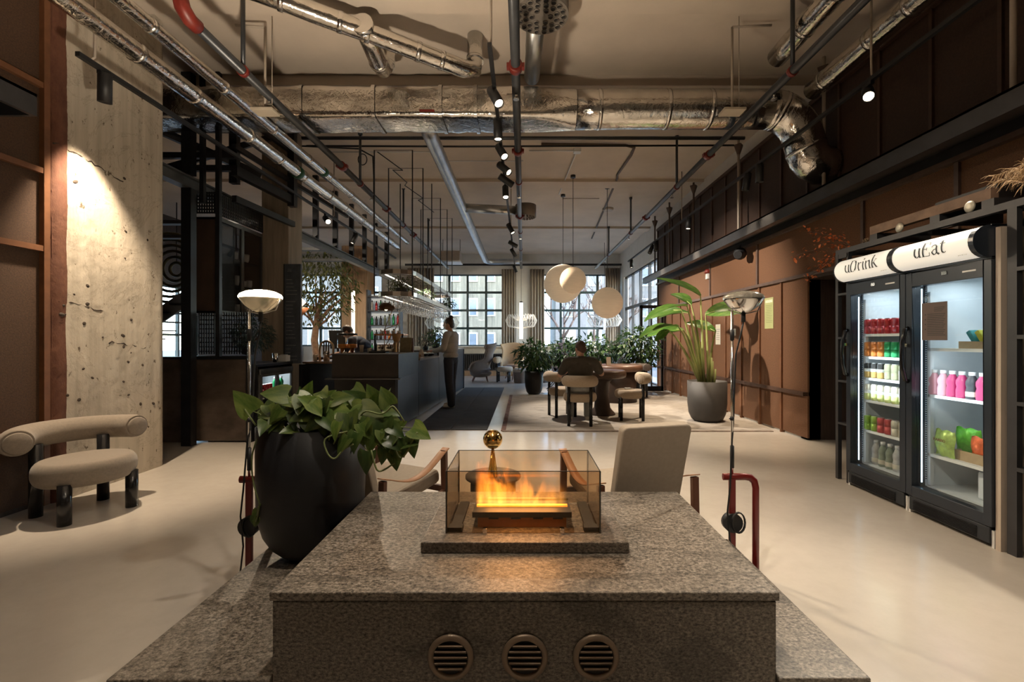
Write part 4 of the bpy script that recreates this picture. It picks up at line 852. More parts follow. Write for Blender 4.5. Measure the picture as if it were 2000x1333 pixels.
def letters(s, size, fn):
    mb = MB(); x = 0
    for ch in s:
        adv, strokes = G[ch]
        for pts, w in strokes:
            pts = [tuple(V(p).lerp(V(q), k/6)) for p, q in zip(pts[:-1], pts[1:]) for k in range(6)] + [pts[-1]]
            L = []; Rr = []
            for i, p in enumerate(pts):
                a = V(pts[max(i-1,0)]); c = V(pts[min(i+1,len(pts)-1)]); d = (c - a).normalized(); n = V((-d.y, d.x))*w/2; L.append(V(p)+n); Rr.append(V(p)-n)
            vv = [fn((x+q.x)*size, q.y*size) for q in L + Rr]; k = len(pts)
            mb.add(vv, [(i, i+1, k+i+1, k+i) for i in range(k-1)])
        x += adv
    return mb, x*size
M['cool_body'] = mat('black_cooler_steel', (.022,.026,.032), .35, .2, .1, 5); M['cool_in'] = mat('white_cooler_liner', (.62,.66,.68), .45, 0, .03)
M['cool_door'] = mat('dark_blue_black_frame', (.020,.026,.036), .28, .1, .1, 5); M['led'] = emis('cool_led', (.60,.82,1.0), 2.2); M['sign_w'] = emis('lit_sign_panel', (.88,.86,.78), .34)
M['print_g'] = mat('grey_print', (.07,.08,.09), .6, 0, 0); M['side_w'] = mat('beige_side_panel', (.45,.38,.31), .5, 0, .05); M['shelf_w'] = mat('white_wire_shelf', (.75,.76,.74), .4, 0, 0)
M['door_glass'] = glass_mat('cooler_glass', (.95,.975,.98), .07)
ALU = mat('can_aluminium', (.65,.65,.64), .3, .9, 0)
def cooler(label, yc, word, shelves, wside):
    t = thing('drinks_cooler', label, 'refrigerator', (2.93, yc, 0), 0, 'glass door coolers'); W = .318
    c = MB(); c.box(.05,.66,-W,-W+.03,.16,1.82); c.box(.05,.66,W-.03,W,.16,1.82); c.box(.63,.66,-W,W,.16,1.82); c.box(.05,.66,-W,W,1.78,1.82); c.box(.02,.66,-W,W,.03,.20)
    c.build('cabinet', M['cool_body'], t, .004)
    MB().box(.10,.625,-W+.031,-W+.05,.205,1.775).box(.10,.625,W-.05,W-.031,.205,1.775).box(.605,.625,-W+.05,W-.05,.205,1.775).box(.10,.605,-W+.05,W-.05,.201,.215).box(.10,.605,-W+.05,W-.05,1.76,1.775).build('liner', M['cool_in'], t)
    rib = MB()
    for i in range(46): rib.box(.597,.606,-.18,.20,.26+i*.032,.272+i*.032)
    tag(rib.build('back_ribs', M['cool_in'], t), kind='stuff')
    d = MB(); fw = .052; z0, z1 = .135, 1.805
    d.box(-.02,.045,-W,-W+fw,z0,z1); d.box(-.02,.045,W-fw,W,z0,z1); d.box(-.02,.045,-W+fw,W-fw,z0,z0+.075); d.box(-.02,.045,-W+fw,W-fw,z1-.105,z1)
    door = d.build('door', M['cool_door'], t, .004)
    bx6('pane', .006,.012,-W+fw,W-fw,z0+.075,z1-.105, M['door_glass'], door)
    bx6('led_strip', .052,.060,W-fw-.003,W-fw+.002,z0+.10,z1-.12, M['led'], door); bx6('led_strip', .052,.060,-W+fw-.004,-W+fw+.003,z0+.10,z1-.12, M['led'], door)
    dots = MB()
    for i in range(90): dots.box(.085,.092,W-.056,W-.050,.26+i*.0165,.268+i*.0165)
    dots.build('shelf_rail', M['cool_body'], t)
    bx6('shelf_rail', .10,.13,W-.075,W-.055,.22,1.66, M['cool_in'], t)
    hy = W - .025; hz = 1.19
    MB().tube([(-.02,hy,hz+.20), (-.045,hy,hz+.19), (-.066,hy,hz+.10), (-.072,hy,hz), (-.066,hy,hz-.10), (-.045,hy,hz-.19), (-.02,hy,hz-.20)], .012, 10, True, 0, 1.4).build('handle', M['black_gloss'], door)
    MB().box(-.075,-.02,hy-.008,hy+.008,hz+.06,hz+.085).build('handle_clip', M['chrome'], door)
    bx6('lock', -.024,-.019,-.02,.02,z1-.052,z1-.028, M['chrome'], door); bx6('badge', -.0225,-.0195,-.22,-.13,z1-.058,z1-.047, M['whitemetal'], door)
    # lower grille
    g = MB(); g.box(-.012,.02,-W+.02,W-.02,.025,.128); gr = g.build('kick_panel', M['cool_body'], t, .004)
    for i in range(8): bx6('louvre', -.020,-.010,-W+.10,W-.06,.035+i*.0095,.0385+i*.0095, M['steel'], gr)
    for s in (-1,1): MB().box(.0,.05,s*(W-.012)-.008,s*(W-.012)+.008,.0,.11).build('foot', M['whitemetal'], t)
    for q in ((.55,-.27),(.55,.27)): MB().cyl((q[0],q[1],0), (q[0],q[1],.03), .02, None, 10).build('caster', M['black'], t)
    # curved light box
    def sg(u, v):
        a = R(-78 + 156*v); return (-.02 - .115*math.cos(a)**.9, W-.012 - u*(2*W-.045), 1.918 + .098*math.sin(a))
    cn = MB()
    for yy in (-W, W-.012): cn.prism([(0,0)], 0, 0) if False else None
    end = [(-.02 - .118*math.cos(R(-80+160*i/12))**.9, 1.918 + .102*math.sin(R(-80+160*i/12))) for i in range(13)] + [(.10,2.02), (.10,1.815)]
    for y0_, y1_ in ((-W,-W+.034), (W-.012,W)):
        k = len(end); cn.add([(x_,y0_,z_) for x_,z_ in end] + [(x_,y1_,z_) for x_,z_ in end], [tuple(range(k)), tuple(reversed(range(k,2*k)))] + [(i,k+i,k+(i+1)%k,(i+1)%k) for i in range(k)])
    cn.box(-.02,.30,-W,W,1.812,1.826).box(-.02,.30,-W,W,2.012,2.022).box(.09,.30,-W,W,1.826,2.012)
    can = cn.build('canopy', M['cool_door'], t, fix=True); MB().grid(sg, 1, 14).build('sign_panel', M['sign_w'], can)
    size = .135; mb, wd = letters(word, size, lambda a, b_: (a, b_, 0))
    y_s = (W - .012) - (2*W-.045)*.5 + wd/2 - (.02 if word == 'uEat' else -.06 if False else .02); zb = 1.882
    def mp(a, b_):
        zz_ = zb + b_; s_ = max(-1, min(1, (zz_ - 1.918)/.098)); return (-.0225 - .115*math.cos(math.asin(s_))**.9, y_s - a, zz_)
    mb, _ = letters(word, size, mp); mb.build('lettering', M['print_g'], can)
    text_obj('UNITS', .022, M['print_g'], can, Matrix.Translation((-.105, -W+.10, 1.852)) @ FACE_L @ Matrix.Rotation(R(-36), 4, 'X'), ext=.0003)
    for z in shelves:
        s_ = MB(); s_.box(.10,.115,-W+.055,W-.055,z-.022,z); s_.box(.115,.58,-W+.055,W-.055,z-.006,z); s_.build('shelf', M['shelf_w'], t)
    if wside: bx6('side_panel', .0,.67,-W-.035,-W-.004,0,2.0, M['side_w'], t)
    lamp_light('AREA', 'cooler_light', t, (.30,0,1.74), 1.8, (.80,.92,1.0), (0,0,-1)).data.size = .35
    lamp_light('AREA', 'cooler_light', t, (.09,0,1.0), 1.3, (.80,.92,1.0), (1,0,0)).data.size = .4
    return t
S1 = [1.355, 1.158, .971, .775, .51]; S2 = [1.242, .897, .456]
c1 = cooler('left glass door drinks cooler under the uDrink light box', 3.785, 'uDrink', S1, False)
c2 = cooler('right glass door snack cooler under the uEat light box', 3.145, 'uEat', S2, True)
def can_thing(label, x, y, z, m1, m2, h=.125, r=.029, band=.5):
    t = thing('drink_can', label, 'can', (x, y, z), 0, 'drink cans in the left cooler')
    MB().lathe([(r*.8,0),(r,.008),(r,h*band)], 18).lathe([(r,h*band),(r,h-.012),(r*.82,h-.002)], 18, mi=1).build('body', [m1, m2], t); MB().lathe([(r*.82,h-.003),(r*.84,h+.001),(r*.74,h-.002),(0.001,h-.003)], 18, close=False).build('lid', ALU, t)
    if m1 is not m2: MB().lathe([(r+.0006,h*.42),(r+.0006,h*.62)], 18, close=False).build('print_band', M['can_band'], t)
M['can_band'] = mat('white_can_print', (.65,.65,.60), .35, 0, .5, 60)
def cm(name, c): return mat('can_' + name, c, .28, .3, .12, 30)
cR, cO, cG, cB, cY, cL, cL2, cP, cW, cGr = cm('red', (.42,.025,.03)), cm('orange', (.62,.20,.03)), cm('green', (.02,.30,.10)), cm('black', (.03,.028,.025)), cm('gold', (.50,.33,.10)), cm('olive', (.36,.36,.22)), cm('lime', (.55,.58,.22)), cm('coral', (.50,.07,.07)), cm('cream', (.62,.58,.46)), cm('lime_green', (.28,.46,.06))
ROWS = [('top', [('red',cR,cR)]*6), ('second', [('orange',cO,cO)]*3 + [('green',cG,cG)]*3), ('third', [('black and gold',cY,cB)]*3 + [('olive',cL,cL)]*2 + [('cream',cW,cL)]), ('fourth', [('pale lime',cL2,cW)]*6), ('fifth', [('lime green',cGr,cGr)]*2 + [('coral red',cP,cP)]*2 + [('cream',cW,cW)]*2)]
for (rn, cans), z in zip(ROWS, S1):
    cnt = {}
    tot = {}
    for n_, _, _ in cans: tot[n_] = tot.get(n_, 0) + 1
    for i, (n_, a, b_) in enumerate(cans):
        cnt[n_] = cnt.get(n_, 0) + 1
        which = '%s from left' % ORD[cnt[n_]-1] if tot[n_] > 1 else 'only one of its colour'
        can_thing('%s drink can, %s on the %s shelf of the left cooler' % (n_, which, rn), 3.055 + .003*(i % 2), 4.032 - i*.074, z, a, b_, .13 if rn != 'fourth' else .142, .0295, .5 if a is b_ else .55)
def bottle(label, x, y, z, mb_, mc, h, r, name='bottle', cat='bottle', group=None, lab_m=None):
    t = thing(name, label, cat, (x,y,z), 0, group); MB().lathe([(r*.9,0),(r,.01),(r,h*.30),(r*.86,h*.42),(r,h*.55),(r*.96,h*.66),(r*.45,h*.86),(r*.42,h*.88)], 20).build('body', mb_, t); MB().lathe([(r*.52,h*.87),(r*.52,h),(r*.48,h)], 16).build('cap', mc, t)
    if lab_m: MB().lathe([(r*1.012,h*.10),(r*1.012,h*.28)], 20, close=False).build('label_band', lab_m, t)
clearb = mat('bottle_clear_green', (.20,.24,.18), .12, .1, .3, 12); clearw = mat('bottle_clear_white', (.48,.47,.45), .12, .1, .3, 12)
for i, (m_, n_) in enumerate(((clearw,'clear'),(clearb,'green'),(clearb,'green'),(clearw,'clear'))):
    for j in range(1):
        bottle('%s glass water bottle, %s from right on the left cooler floor' % (n_, ORD[3-i]), 3.09, 3.985 - i*.076, .216, m_, M['whitemetal'], .21, .034, group='water bottles in the left cooler', lab_m=cW)
pk, mg, bk = mat('pale_pink_drink', (.52,.26,.30), .3, 0, .1), mat('magenta_drink', (.38,.025,.11), .3, 0, .1), mat('black_drink_sleeve', (.03,.03,.035), .35, 0, .4, 25)
for i, (m_, n_, w_) in enumerate(((pk,'pale pink','first'),(pk,'pale pink','second'),(mg,'magenta','first'),(mg,'magenta','second'),(bk,'black labelled',''),(mg,'magenta','third'))):
    bottle('%s %s smoothie bottle from left on the right cooler shelf' % (w_, n_) if w_ else '%s smoothie bottle on the right cooler shelf' % n_, 3.06, 3.385 - i*.071, S2[1], m_, M['whitemetal'], .185, .036, 'smoothie_bottle', 'bottle', 'smoothie bottles', cW if i == 4 else None)
kraft = mat('kraft_cardboard', (.42,.31,.18), .85, 0, .1, 20)
def tray(label, x, y0, y1, z, h=.05, d=.16):
    t = thing('cardboard_tray', label, 'tray', (x, y0, z)); bx6('base', 0,d,0,y1-y0,0,.006, kraft, t)
    for q in ((0,.006,0,y1-y0,.006,h), (d-.006,d,0,y1-y0,.006,h), (.006,d-.006,0,.006,.006,h), (.006,d-.006,y1-y0-.006,y1-y0,.006,h)): bx6('side', *q, kraft, t)
tray('open cardboard tray on the upper shelf of the right cooler', 3.08, 2.90, 3.22, S2[0], .05); tray('open cardboard tray of snacks on the lower right cooler shelf', 3.07, 2.90, 3.24, S2[2], .07)
for i, (c_, n_) in enumerate((((.05,.28,.30),'teal'), ((.50,.50,.06),'yellow'), ((.62,.62,.60),'white'), ((.06,.07,.10),'dark blue'))):
    single('snack_bar', MB().box(-.05,.05,-.018,.018,-.055,.055), mat('wrap_' + n_.replace(' ','_'), c_, .3, 0, .2, 30), '%s snack bar leaning in the upper cardboard tray' % n_, 'snack', (3.15, 3.15 - i*.06, S2[0]+.076), 'snack bars', bevel=.008).rotation_euler = (R(-32), 0, 0)
def bag(label, loc, size, m_, rot, txt=None):
    def f(u, v, s):
        x = (u-.5)*size[0]; z = v*size[1]; return (s*size[2]*(math.sin(math.pi*u)*math.sin(math.pi*v))**.6 + .006*math.sin(9*u+7*v), -x, z + .006*math.sin(13*u))
    t = thing('snack_bag', label, 'snack bag', loc, rot, 'snack bags in the right cooler')
    mb = MB(); mb.grid(lambda u, v: f(u, v, -1), 10, 10); mb.grid(lambda u, v: f(u, v, 1), 10, 10); mb.build('pouch', m_, t)
    if txt: text_obj(txt, .030, mat('bag_print', (.25,.10,.03), .5, 0, 0), t, Matrix.Translation((-size[2]-.006, 0, size[1]*.62)) @ FACE_L)
bag('pale green snack bag on the lower shelf of the right cooler', (3.06, 3.30, S2[2]+.0), (.17,.19,.035), mat('pale_green_foil', (.40,.58,.14), .3, .2, .3, 30), -6, 'HARIBO')
bag('bright green snack bag behind the pale green one', (3.15, 3.22, S2[2]+.02), (.16,.20,.035), mat('bright_green_foil', (.12,.50,.04), .3, .2, .3, 30), 8)
bag('orange snack bag in the lower cardboard tray', (3.12, 3.06, S2[2]+.03), (.20,.15,.045), mat('orange_foil', (.70,.13,.03), .3, .2, .4, 25), 5)
single('storage_box', MB().box(0,.30,0,.22,0,.19), mat('translucent_box', (.62,.66,.70), .35, 0, .04), 'translucent white box on the floor of the right cooler', 'box', (3.10, 2.89, .216), bevel=.015)
single('snack_pot', MB().lathe([(.045,0),(.05,.03),(.04,.035)], 20), mat('orange_pot', (.50,.10,.03), .4), 'small orange pot on the translucent box', 'pot', (3.18, 3.0, .406))
# notice taped inside the right cooler door
t = thing('paper_notice', 'brown printed notice on the right cooler door', 'notice', (2.925, 3.24, 1.30)); bx6('sheet', 0,.002,-.10,.10,0,.27, mat('brown_paper', (.115,.085,.075), .8, 0, .05), t)
ln = MB()
for i, (a, b_) in enumerate(((-.08,-.0),(-.08,-.0),(-.07,-.0),(-.06,.0))): ln.box(-.0008,0,a,b_,.232-i*.009,.235-i*.009)
for i in range(13): ln.box(-.0008,0,-.085 + .02*((i*7)%3)/3,.055,.185-i*.0125,.189-i*.0125)
for i in range(4): ln.box(-.0008,0,.066,.074,.18-i*.035,.188-i*.035)
ln.build('print', M['black'], t)
# ---------------------------------------------------------------- steel shelf frame round the coolers
M['frame_s'] = mat('dark_steel_shelf', (.045,.045,.048), .45, .4, .15, 5)
t = thing('shelf_frame', 'tall dark steel shelf frame around the two coolers', 'shelf', (2.95, 0, 0))
def up(y0, y1): bx6('upright', 0,.035,y0,y1,0,2.10, M['frame_s'], t); bx6('upright', .55,.585,y0,y1,0,2.10, M['frame_s'], t)
up(4.265,4.30); up(4.135,4.155); up(2.72,2.775); up(1.85,1.90)
MB().box(0,.04,1.2,4.30,2.10,2.145).box(.55,.585,1.2,4.30,2.10,2.145).box(.04,.55,4.26,4.30,2.10,2.145).box(.04,.55,2.74,2.79,2.10,2.145).box(.04,.55,3.45,3.48,2.10,2.145).box(.04,.55,1.2,2.74,2.10,2.12).build('top_frame', M['frame_s'], t)
bx6('bracket', 0,.035,4.13,4.26,2.06,2.10, M['frame_s'], t)
for z in (.526,.92,1.32,1.727):
    bx6('shelf', 0,.585,1.90,2.735,z-.012,z+.012, M['frame_s'], t); bx6('shelf', 0,.585,4.155,4.265,z-.01,z+.01, M['frame_s'], t)
bx6('back_panel', .585,.60,1.2,2.74,0,2.10, M['black'], t); bx6('back_panel', .585,.60,4.135,4.30,.52,2.10, M['black'], t)
# rack with wheels, dried grass and orange branches on top
t = thing('wooden_rack', 'rough wooden rack with bolted discs on top of the shelf frame', 'rack', (3.00, 3.32, 2.145))
bx6('beam', 0,.05,-.40,.62,.065,.135, mat('weathered_wood', (.20,.13,.09), .8, 0, .3, 6), t); bx6('beam', .42,.46,-.40,.62,.065,.125, M['wood_dark'], t)
for y in (-.38,.0,.58): bx6('block', .0,.46,y-.04,y+.04,0,.065, M['frame_s'], t)
for y in (-.27,.30): MB().dlathe([(.035,0),(.04,.006),(.03,.014),(.012,.016)], (-.002,y,.05), (-1,0,0), 18).build('disc', mat('pale_metal_disc', (.45,.42,.34), .4, .4), t)
bx6('black_box', .05,.42,-.40,.05,.066,.17, M['black'], t)
t = thing('orange_branch', 'dried orange berry branch reaching out left of the coolers', 'dried branch', (3.12, 4.25, 2.13)); rnd = random.Random(9)
om = mat('orange_dried_leaf', (.50,.12,.025), .6, 0, .3, 30); olm = MB().grid(lambda u, v: ((u-.5)*.022*math.sin(math.pi*(v*.9+.05)), v*.035, .004*math.sin(6*v)), 2, 3).mesh('leaf', om)
lf = MB(); tw = MB()
for tip in ((-.30,.28,.25), (-.25,.16,.13), (-.38,.32,.02), (-.22,.30,-.14), (-.34,.20,-.22)):
    tip = V(tip); pts = [V((0,0,0)).lerp(tip, q/6) + V((rnd.uniform(-.02,.02), rnd.uniform(-.02,.02), .05*math.sin(q/6*3.1))) for q in range(7)]; tw.tube(pts, .003, 5)
    for p in pts[2:]:
        for _ in range(7):
            q = p + V((rnd.uniform(-.05,.05), rnd.uniform(-.05,.05), rnd.uniform(-.05,.05))); place_leaf(olm, q, (rnd.uniform(-1,1), rnd.uniform(-1,1), rnd.uniform(-1,1)), (0,0,1), rnd.uniform(.7,1.3), t)
tw.build('twig', M['wood_dark'], t)
t = thing('dried_flowers', 'small pale dried flowers on the shelf frame corner', 'dried flowers', (3.1, 4.02, 2.145)); lf = MB()
for _ in range(60): p = V((rnd.uniform(-.05,.05), rnd.uniform(-.13,.13), rnd.uniform(0,.07))); lf.tube([p*.7, p], .002, 4); lf.ball(p, .006, nu=6, nv=4)
tag(lf.build('blossoms', mat('dried_blossom', (.28,.20,.12), .8), t), kind='stuff'); bxo('tray', (.14,.28,.008), (0,0,.004), M['wood_dark'], t)
t = thing('pampas_grass', 'dried pampas grass plumes lying above the right shelf', 'dried grass', (3.22, 2.45, 2.135)); fl_ = MB()
for k in range(9):
    tip = V((-.25 + rnd.uniform(-.1,.1), .48 - .05*k + rnd.uniform(-.05,.05), .10 + rnd.uniform(-.08,.13))); b0 = V((.05,-.35,.10))
    for j in range(130):
        s_ = rnd.uniform(.4,1); p = b0.lerp(tip, s_) + V((0,0,.10*math.sin(s_*2.6))); d = V((rnd.uniform(-.5,.5), rnd.uniform(.1,.9), rnd.uniform(-.9,.35))).normalized()*rnd.uniform(.04,.09); fl_.tube([p, p + d*.6 + V((0,0,.005)), p + d + V((0,0,-.01))], [.0018,.0014,.0006], 3, False)
tag(fl_.build('plumes', mat('pampas_tan', (.40,.26,.13), .8, 0, .3, 8), t), kind='stuff'); MB().tube([(.05,-.40,.03),(.03,-.1,.06),(-.1,.2,.10)], .006, 6).build('stalk', mat('straw', (.35,.24,.12), .7), t)
t = thing('pink_flower', 'pink orange blossom stem on the right open shelf', 'flower', (3.1, 2.5, 1.34)); MB().tube([(0,0,0),(0,.05,.07),(-.03,.10,.12)], .003, 5).build('stem', M['stem'], t)
for q in ((-.03,.10,.12),(.0,.06,.09),(-.02,.13,.08)): MB().ball(q, .022, .022, .018, 8, 6).build('blossom', mat('blossom_pink', (.45,.12,.08), .6, 0, .3, 40), t)
# ---------------------------------------------------------------- sheets on the right wall
def sheet(label, px, y, z0, w_, h_, c_, lines, mh=None):
    t = thing('wall_notice', label, 'notice', (XR-.008, y, z0), 0, 'paper notices on the brown wall'); bx6('sheet', -.002,.0,-w_/2,w_/2,0,h_, mat('paper_' + label.split()[0] + str(int(px)), c_, .8, 0, .04), t)
    ln = MB()
    for i in range(lines): ln.box(-.003,-.002,-w_*.38+.01*(i%3),w_*.38-.02*((i*5)%4)/4,h_*.74-i*h_*.6/lines,h_*.74-i*h_*.6/lines+h_*.018)
    ln.build('print', mat('print_soft', (.22,.24,.10), .8, 0, 0) if mh is None else mh, t)
    bx6('heading', -.003,-.002,-w_*.4,w_*.4,h_*.84,h_*.93, mat('pale_heading', (.60,.58,.42), .8, 0, .5, 80), t)
sheet('green printed menu sheet right of the unlit lamp', 1, 6.80, 1.475, .24, .46, (.36,.37,.16), 11)
sheet('white notice sheet on the wall behind the tall plant', 2, 8.58, 1.22, .21, .38, (.60,.56,.46), 6, M['print_g'])
sheet('white leaflet on the wall farther behind the plant', 3, 9.35, 1.27, .14, .34, (.58,.58,.58), 4, M['print_g'])
sheet('small white card on the wall behind the unlit lamp', 4, 7.92, 1.38, .12, .12, (.60,.58,.52), 2, M['print_g'])
# ================================================================ bar side: steel frame, partition, cabinet
fr = thing('steel_gantry', 'long grey steel beam on black hangers above the bar side', 'steel frame', (-4.15, 5.1, 3.25))
MB().box(-.06,.06,0,12.0,-.075,-.055).box(-.06,.06,0,12.0,.055,.075).box(-.012,.012,0,12.0,-.055,.055).build('beam', M['grey_beam'], fr)
for y in (8.1, 9.1, 10.05, 11.0, 11.9, 12.8, 13.8): bx6('hanger', -.05,.05,y-5.1-.035,y-5.1+.035,.075,1.34, M['steel'], fr)
for y in (7.9, 9.0, 10.2, 11.6): bx6('cross_beam', -3.4,-.06,y-5.1-.07,y-5.1+.07,.06,.12, M['grey_beam'], fr)
fr = thing('post_structure', 'black steel posts and braces above the left partition', 'steel frame', (-4.13, 5.62, 0))
bx6('post', -.06,.06,-.05,.05,0,3.17, M['steel'], fr); bx6('post', -.06,.06,-.05,.05,3.34,4.59, M['steel'], fr)
bx6('post', .13,.18,.0,.05,3.0,4.59, M['steel'], fr); bx6('post', .36,.41,-.05,.0,1.1,4.59, M['steel'], fr); bx6('post', .30,.40,.3,.38,3.35,4.59, M['steel'], fr); bx6('post', .62,.72,1.15,1.25,3.3,4.59, M['steel'], fr)
for z in (3.62, 3.95, 3.46): MB().bar((-1.4,.1,z), (.55,.1,z), .06, .07).build('brace', M['steel'], fr)
MB().bar((-.9,-.3,4.1), (.55,.6,3.55), .07, .09).build('brace', M['steel'], fr); MB().bar((-.6,.2,3.45), (.5,.9,4.2), .06, .08).build('brace', M['steel'], fr); MB().bar((.56,0,3.05), (.66,1.25,3.05), .06, .08).build('brace', M['steel'], fr); MB().bar((.56,0,3.4), (.66,1.25,3.4), .08, .12).build('brace', M['steel'], fr)
for z in (3.7, 4.15): MB().bar((.56,.0,z), (.72,3.2,z), .05, .06).build('brace', M['steel'], fr)
# partition
pt = thing('bar_partition', 'dark patinated metal partition with lattice screen left of the bar', 'partition', (-4.0, 5.78, 0))
bx6('panel', -.80,-.23,0,.05,0,1.06, M['patina'], pt, .006); bx6('panel', -.20,.49,-.0,.05,.02,1.06, M['patina'], pt, .006); bx6('ledge', -.20,.52,-.05,.16,1.06,1.10, M['steel'], pt); bx6('ledge', -.80,-.21,-.02,.12,1.06,1.09, M['steel'], pt)
bx6('end_post', .49,.54,-.02,.08,0,1.10, M['steel'], pt)
for i in range(22): bx6('lattice_bar', -.19+i*.0325,-.178+i*.0325,.09,.105,1.12,1.66, M['steel'], pt)
for i in range(9): bx6('lattice_bar', -.19,.52,.105,.118,1.15+i*.058,1.164+i*.058, M['steel'], pt)
bx6('backing', -.06,.02,.14,.5,1.66,2.9, M['black'], pt)
# perforated plate over the cabinet
cb = thing('wall_cabinet', 'dark wall cabinet with two glass doors above the partition', 'cabinet', (-4.30, 5.9, 1.65))
MB().box(0,.34,0,.02,0,1.25).box(0,.34,.96,.98,0,1.25).box(0,.02,0,.98,0,1.25).box(0,.34,0,.98,0,.03).box(0,.34,0,.98,1.22,1.25).build('carcass', mat('bronze_brown_steel', (.075,.050,.036), .45, .2, .2, 4), cb)
for z in (.40,.76): bx6('shelf', .02,.31,.02,.96,z,z+.015, M['steel'], cb)
for k in (0, 1):
    y0 = .005 + k*.485; d = MB(); d.box(.34,.365,y0,y0+.03,0,1.25); d.box(.34,.365,y0+.455,y0+.48,0,1.25); d.box(.34,.365,y0+.03,y0+.455,0,.04); d.box(.34,.365,y0+.03,y0+.455,1.20,1.25)
    dr = d.build('door', M['grey_beam'], cb); bx6('pane', .35,.356,y0+.03,y0+.455,.04,1.20, glass_mat('tinted_cabinet_glass', (.86,.87,.88), .14) if k == 0 else bpy.data.materials['tinted_cabinet_glass'], dr)
rnd = random.Random(6); n = 0
for z, row in ((.78, 5), (.42, 6), (.03, 5)):
    for i in range(row):
        h = rnd.choice((.10,.13,.16)); w_ = rnd.uniform(.06,.11); n += 1
        single('crockery', MB().lathe([(w_*.3,0),(w_*.5,h*.4),(w_*.52,h),(w_*.48,h),(w_*.45,h*.4)], 14), mat('white_porcelain', (.60,.58,.54), .3, 0, .03) if n == 1 else bpy.data.materials['white_porcelain'], 'white crockery, %s from the front on the %s shelf of the glass cabinet' % (ORD[i], {.78: 'top', .42: 'middle', .03: 'bottom'}[z]), 'crockery', (-4.10 + rnd.uniform(-.03,.04), 6.02 + i*.165, 1.65 + z + (.0 if z < .1 else -.005)), 'crockery in the glass cabinet')
pf = thing('perforated_plate', 'perforated black steel plate above the glass cabinet', 'plate', (-4.3, 5.85, 2.93)); g = MB()
for i in range(30): bx6('bar', .34,.35,i*.036,.016+i*.036,0,.28, M['black'], pf)
for j in range(7): bx6('bar', .335,.34,0,1.08,j*.042,.018+j*.042, M['black'], pf)
for i in range(11): bx6('bar', 0+i*.032,.016+i*.032,-.0,.01,0,.28, M['black'], pf)
for j in range(7): bx6('bar', 0,.34,-.01,0,j*.042,.018+j*.042, M['black'], pf)
# plant on the partition ledge
def shrub(label, loc, pot, cen, rad, n, ls, seed, lm='shrub', stems=6, name='potted_shrub', potm=None, cat='plant', thin=.45):
    t = thing(name, label, cat, loc); r = random.Random(seed)
    if pot:
        pr, ph = pot; MB().lathe([(pr*.35,0), (pr*.6,.01), (pr*.8,ph*.12), (pr*.95,ph*.35), (pr,ph*.6), (pr,ph), (pr*.95,ph), (pr*.94,ph*.92)], 32).build('pot', M[potm or 'pot'], t); MB().lathe([(pr*.94,ph*.9),(.001,ph*.93)], 24).build('soil', M['soil'], t)
        b0 = V((0,0,ph*.9))
    else: b0 = V((0,0,0))
    c = V(cen); sm = MB()
    for i in range(stems):
        q = c + V((r.uniform(-.6,.6)*rad[0], r.uniform(-.6,.6)*rad[1], r.uniform(-.2,.7)*rad[2])); sm.tube([b0, b0.lerp(q, .5) + V((r.uniform(-.04,.04), r.uniform(-.04,.04), .03)), q], [.012,.009,.004], 5)
    tag(sm.build('stems', M['wood_dark'], t), kind='stuff')
    mb = MB()
    for _ in range(n):
        while True:
            q = V((r.uniform(-1,1), r.uniform(-1,1), r.uniform(-1,1)))
            if .25 < q.length < 1: break
        p = c + V((q.x*rad[0], q.y*rad[1], q.z*rad[2])); d = (V((q.x, q.y, q.z*.5)) + V((r.uniform(-.6,.6), r.uniform(-.6,.6), r.uniform(-.9,.3)))).normalized(); L = ls*r.uniform(.7,1.3); s_ = d.cross(V((r.uniform(-.3,.3), r.uniform(-.3,.3), 1))).normalized()*L*thin*.5; u = s_.cross(d).normalized()
        mb.add([p, p + d*L*.4 + s_ + u*L*.06, p + d*L + u*(-L*.18), p + d*L*.4 - s_ + u*L*.06, p + d*L*.45 - u*L*.05], [(0,1,4), (1,2,4), (2,3,4), (3,0,4)], True)
    tag(mb.build('foliage', M[lm], t), kind='stuff'); return t
M['conifer'] = leaf_mat('grey_green_needles', (.02,.045,.035), (.07,.12,.095))
shrub('feathery grey green plant on the partition ledge', (-3.58, 5.93, 1.10), (.07,.10), (.05,.02,.28), (.24,.2,.24), 900, .07, 3, 'conifer', 8, 'feathery_plant', thin=.16)
# chalkboard on the second column
t = thing('menu_board', 'tall blue black chalk menu board on the second column', 'menu board', (-3.47, 6.86, .95)); MB().box(-.125,.115,0,.03,0,1.50).build('panel', mat('chalkboard', (.050,.060,.075), .5, .1, .3, 9), t); bxo('edge', (.02,.035,1.5), (-.135,.015,.75), M['black'], t)
ln = MB(); r_ = random.Random(2)
for i in range(24):
    if i % 6 == 5: continue
    ln.box(-.105,-.105+r_.uniform(.06,.17),-.0015,0,.05+i*.055,.057+i*.055)
tag(ln.build('chalk_writing', mat('chalk', (.22,.22,.22), .9, 0, .6, 90), t), kind='stuff')
for k in range(3): ln = MB().tube([(-.08+.02*k,-.002,1.38), (-.07+.02*k,-.002,1.43), (-.065+.02*k,-.002,1.38)], .002, 4).build('chalk_letter', bpy.data.materials['chalk'], t)
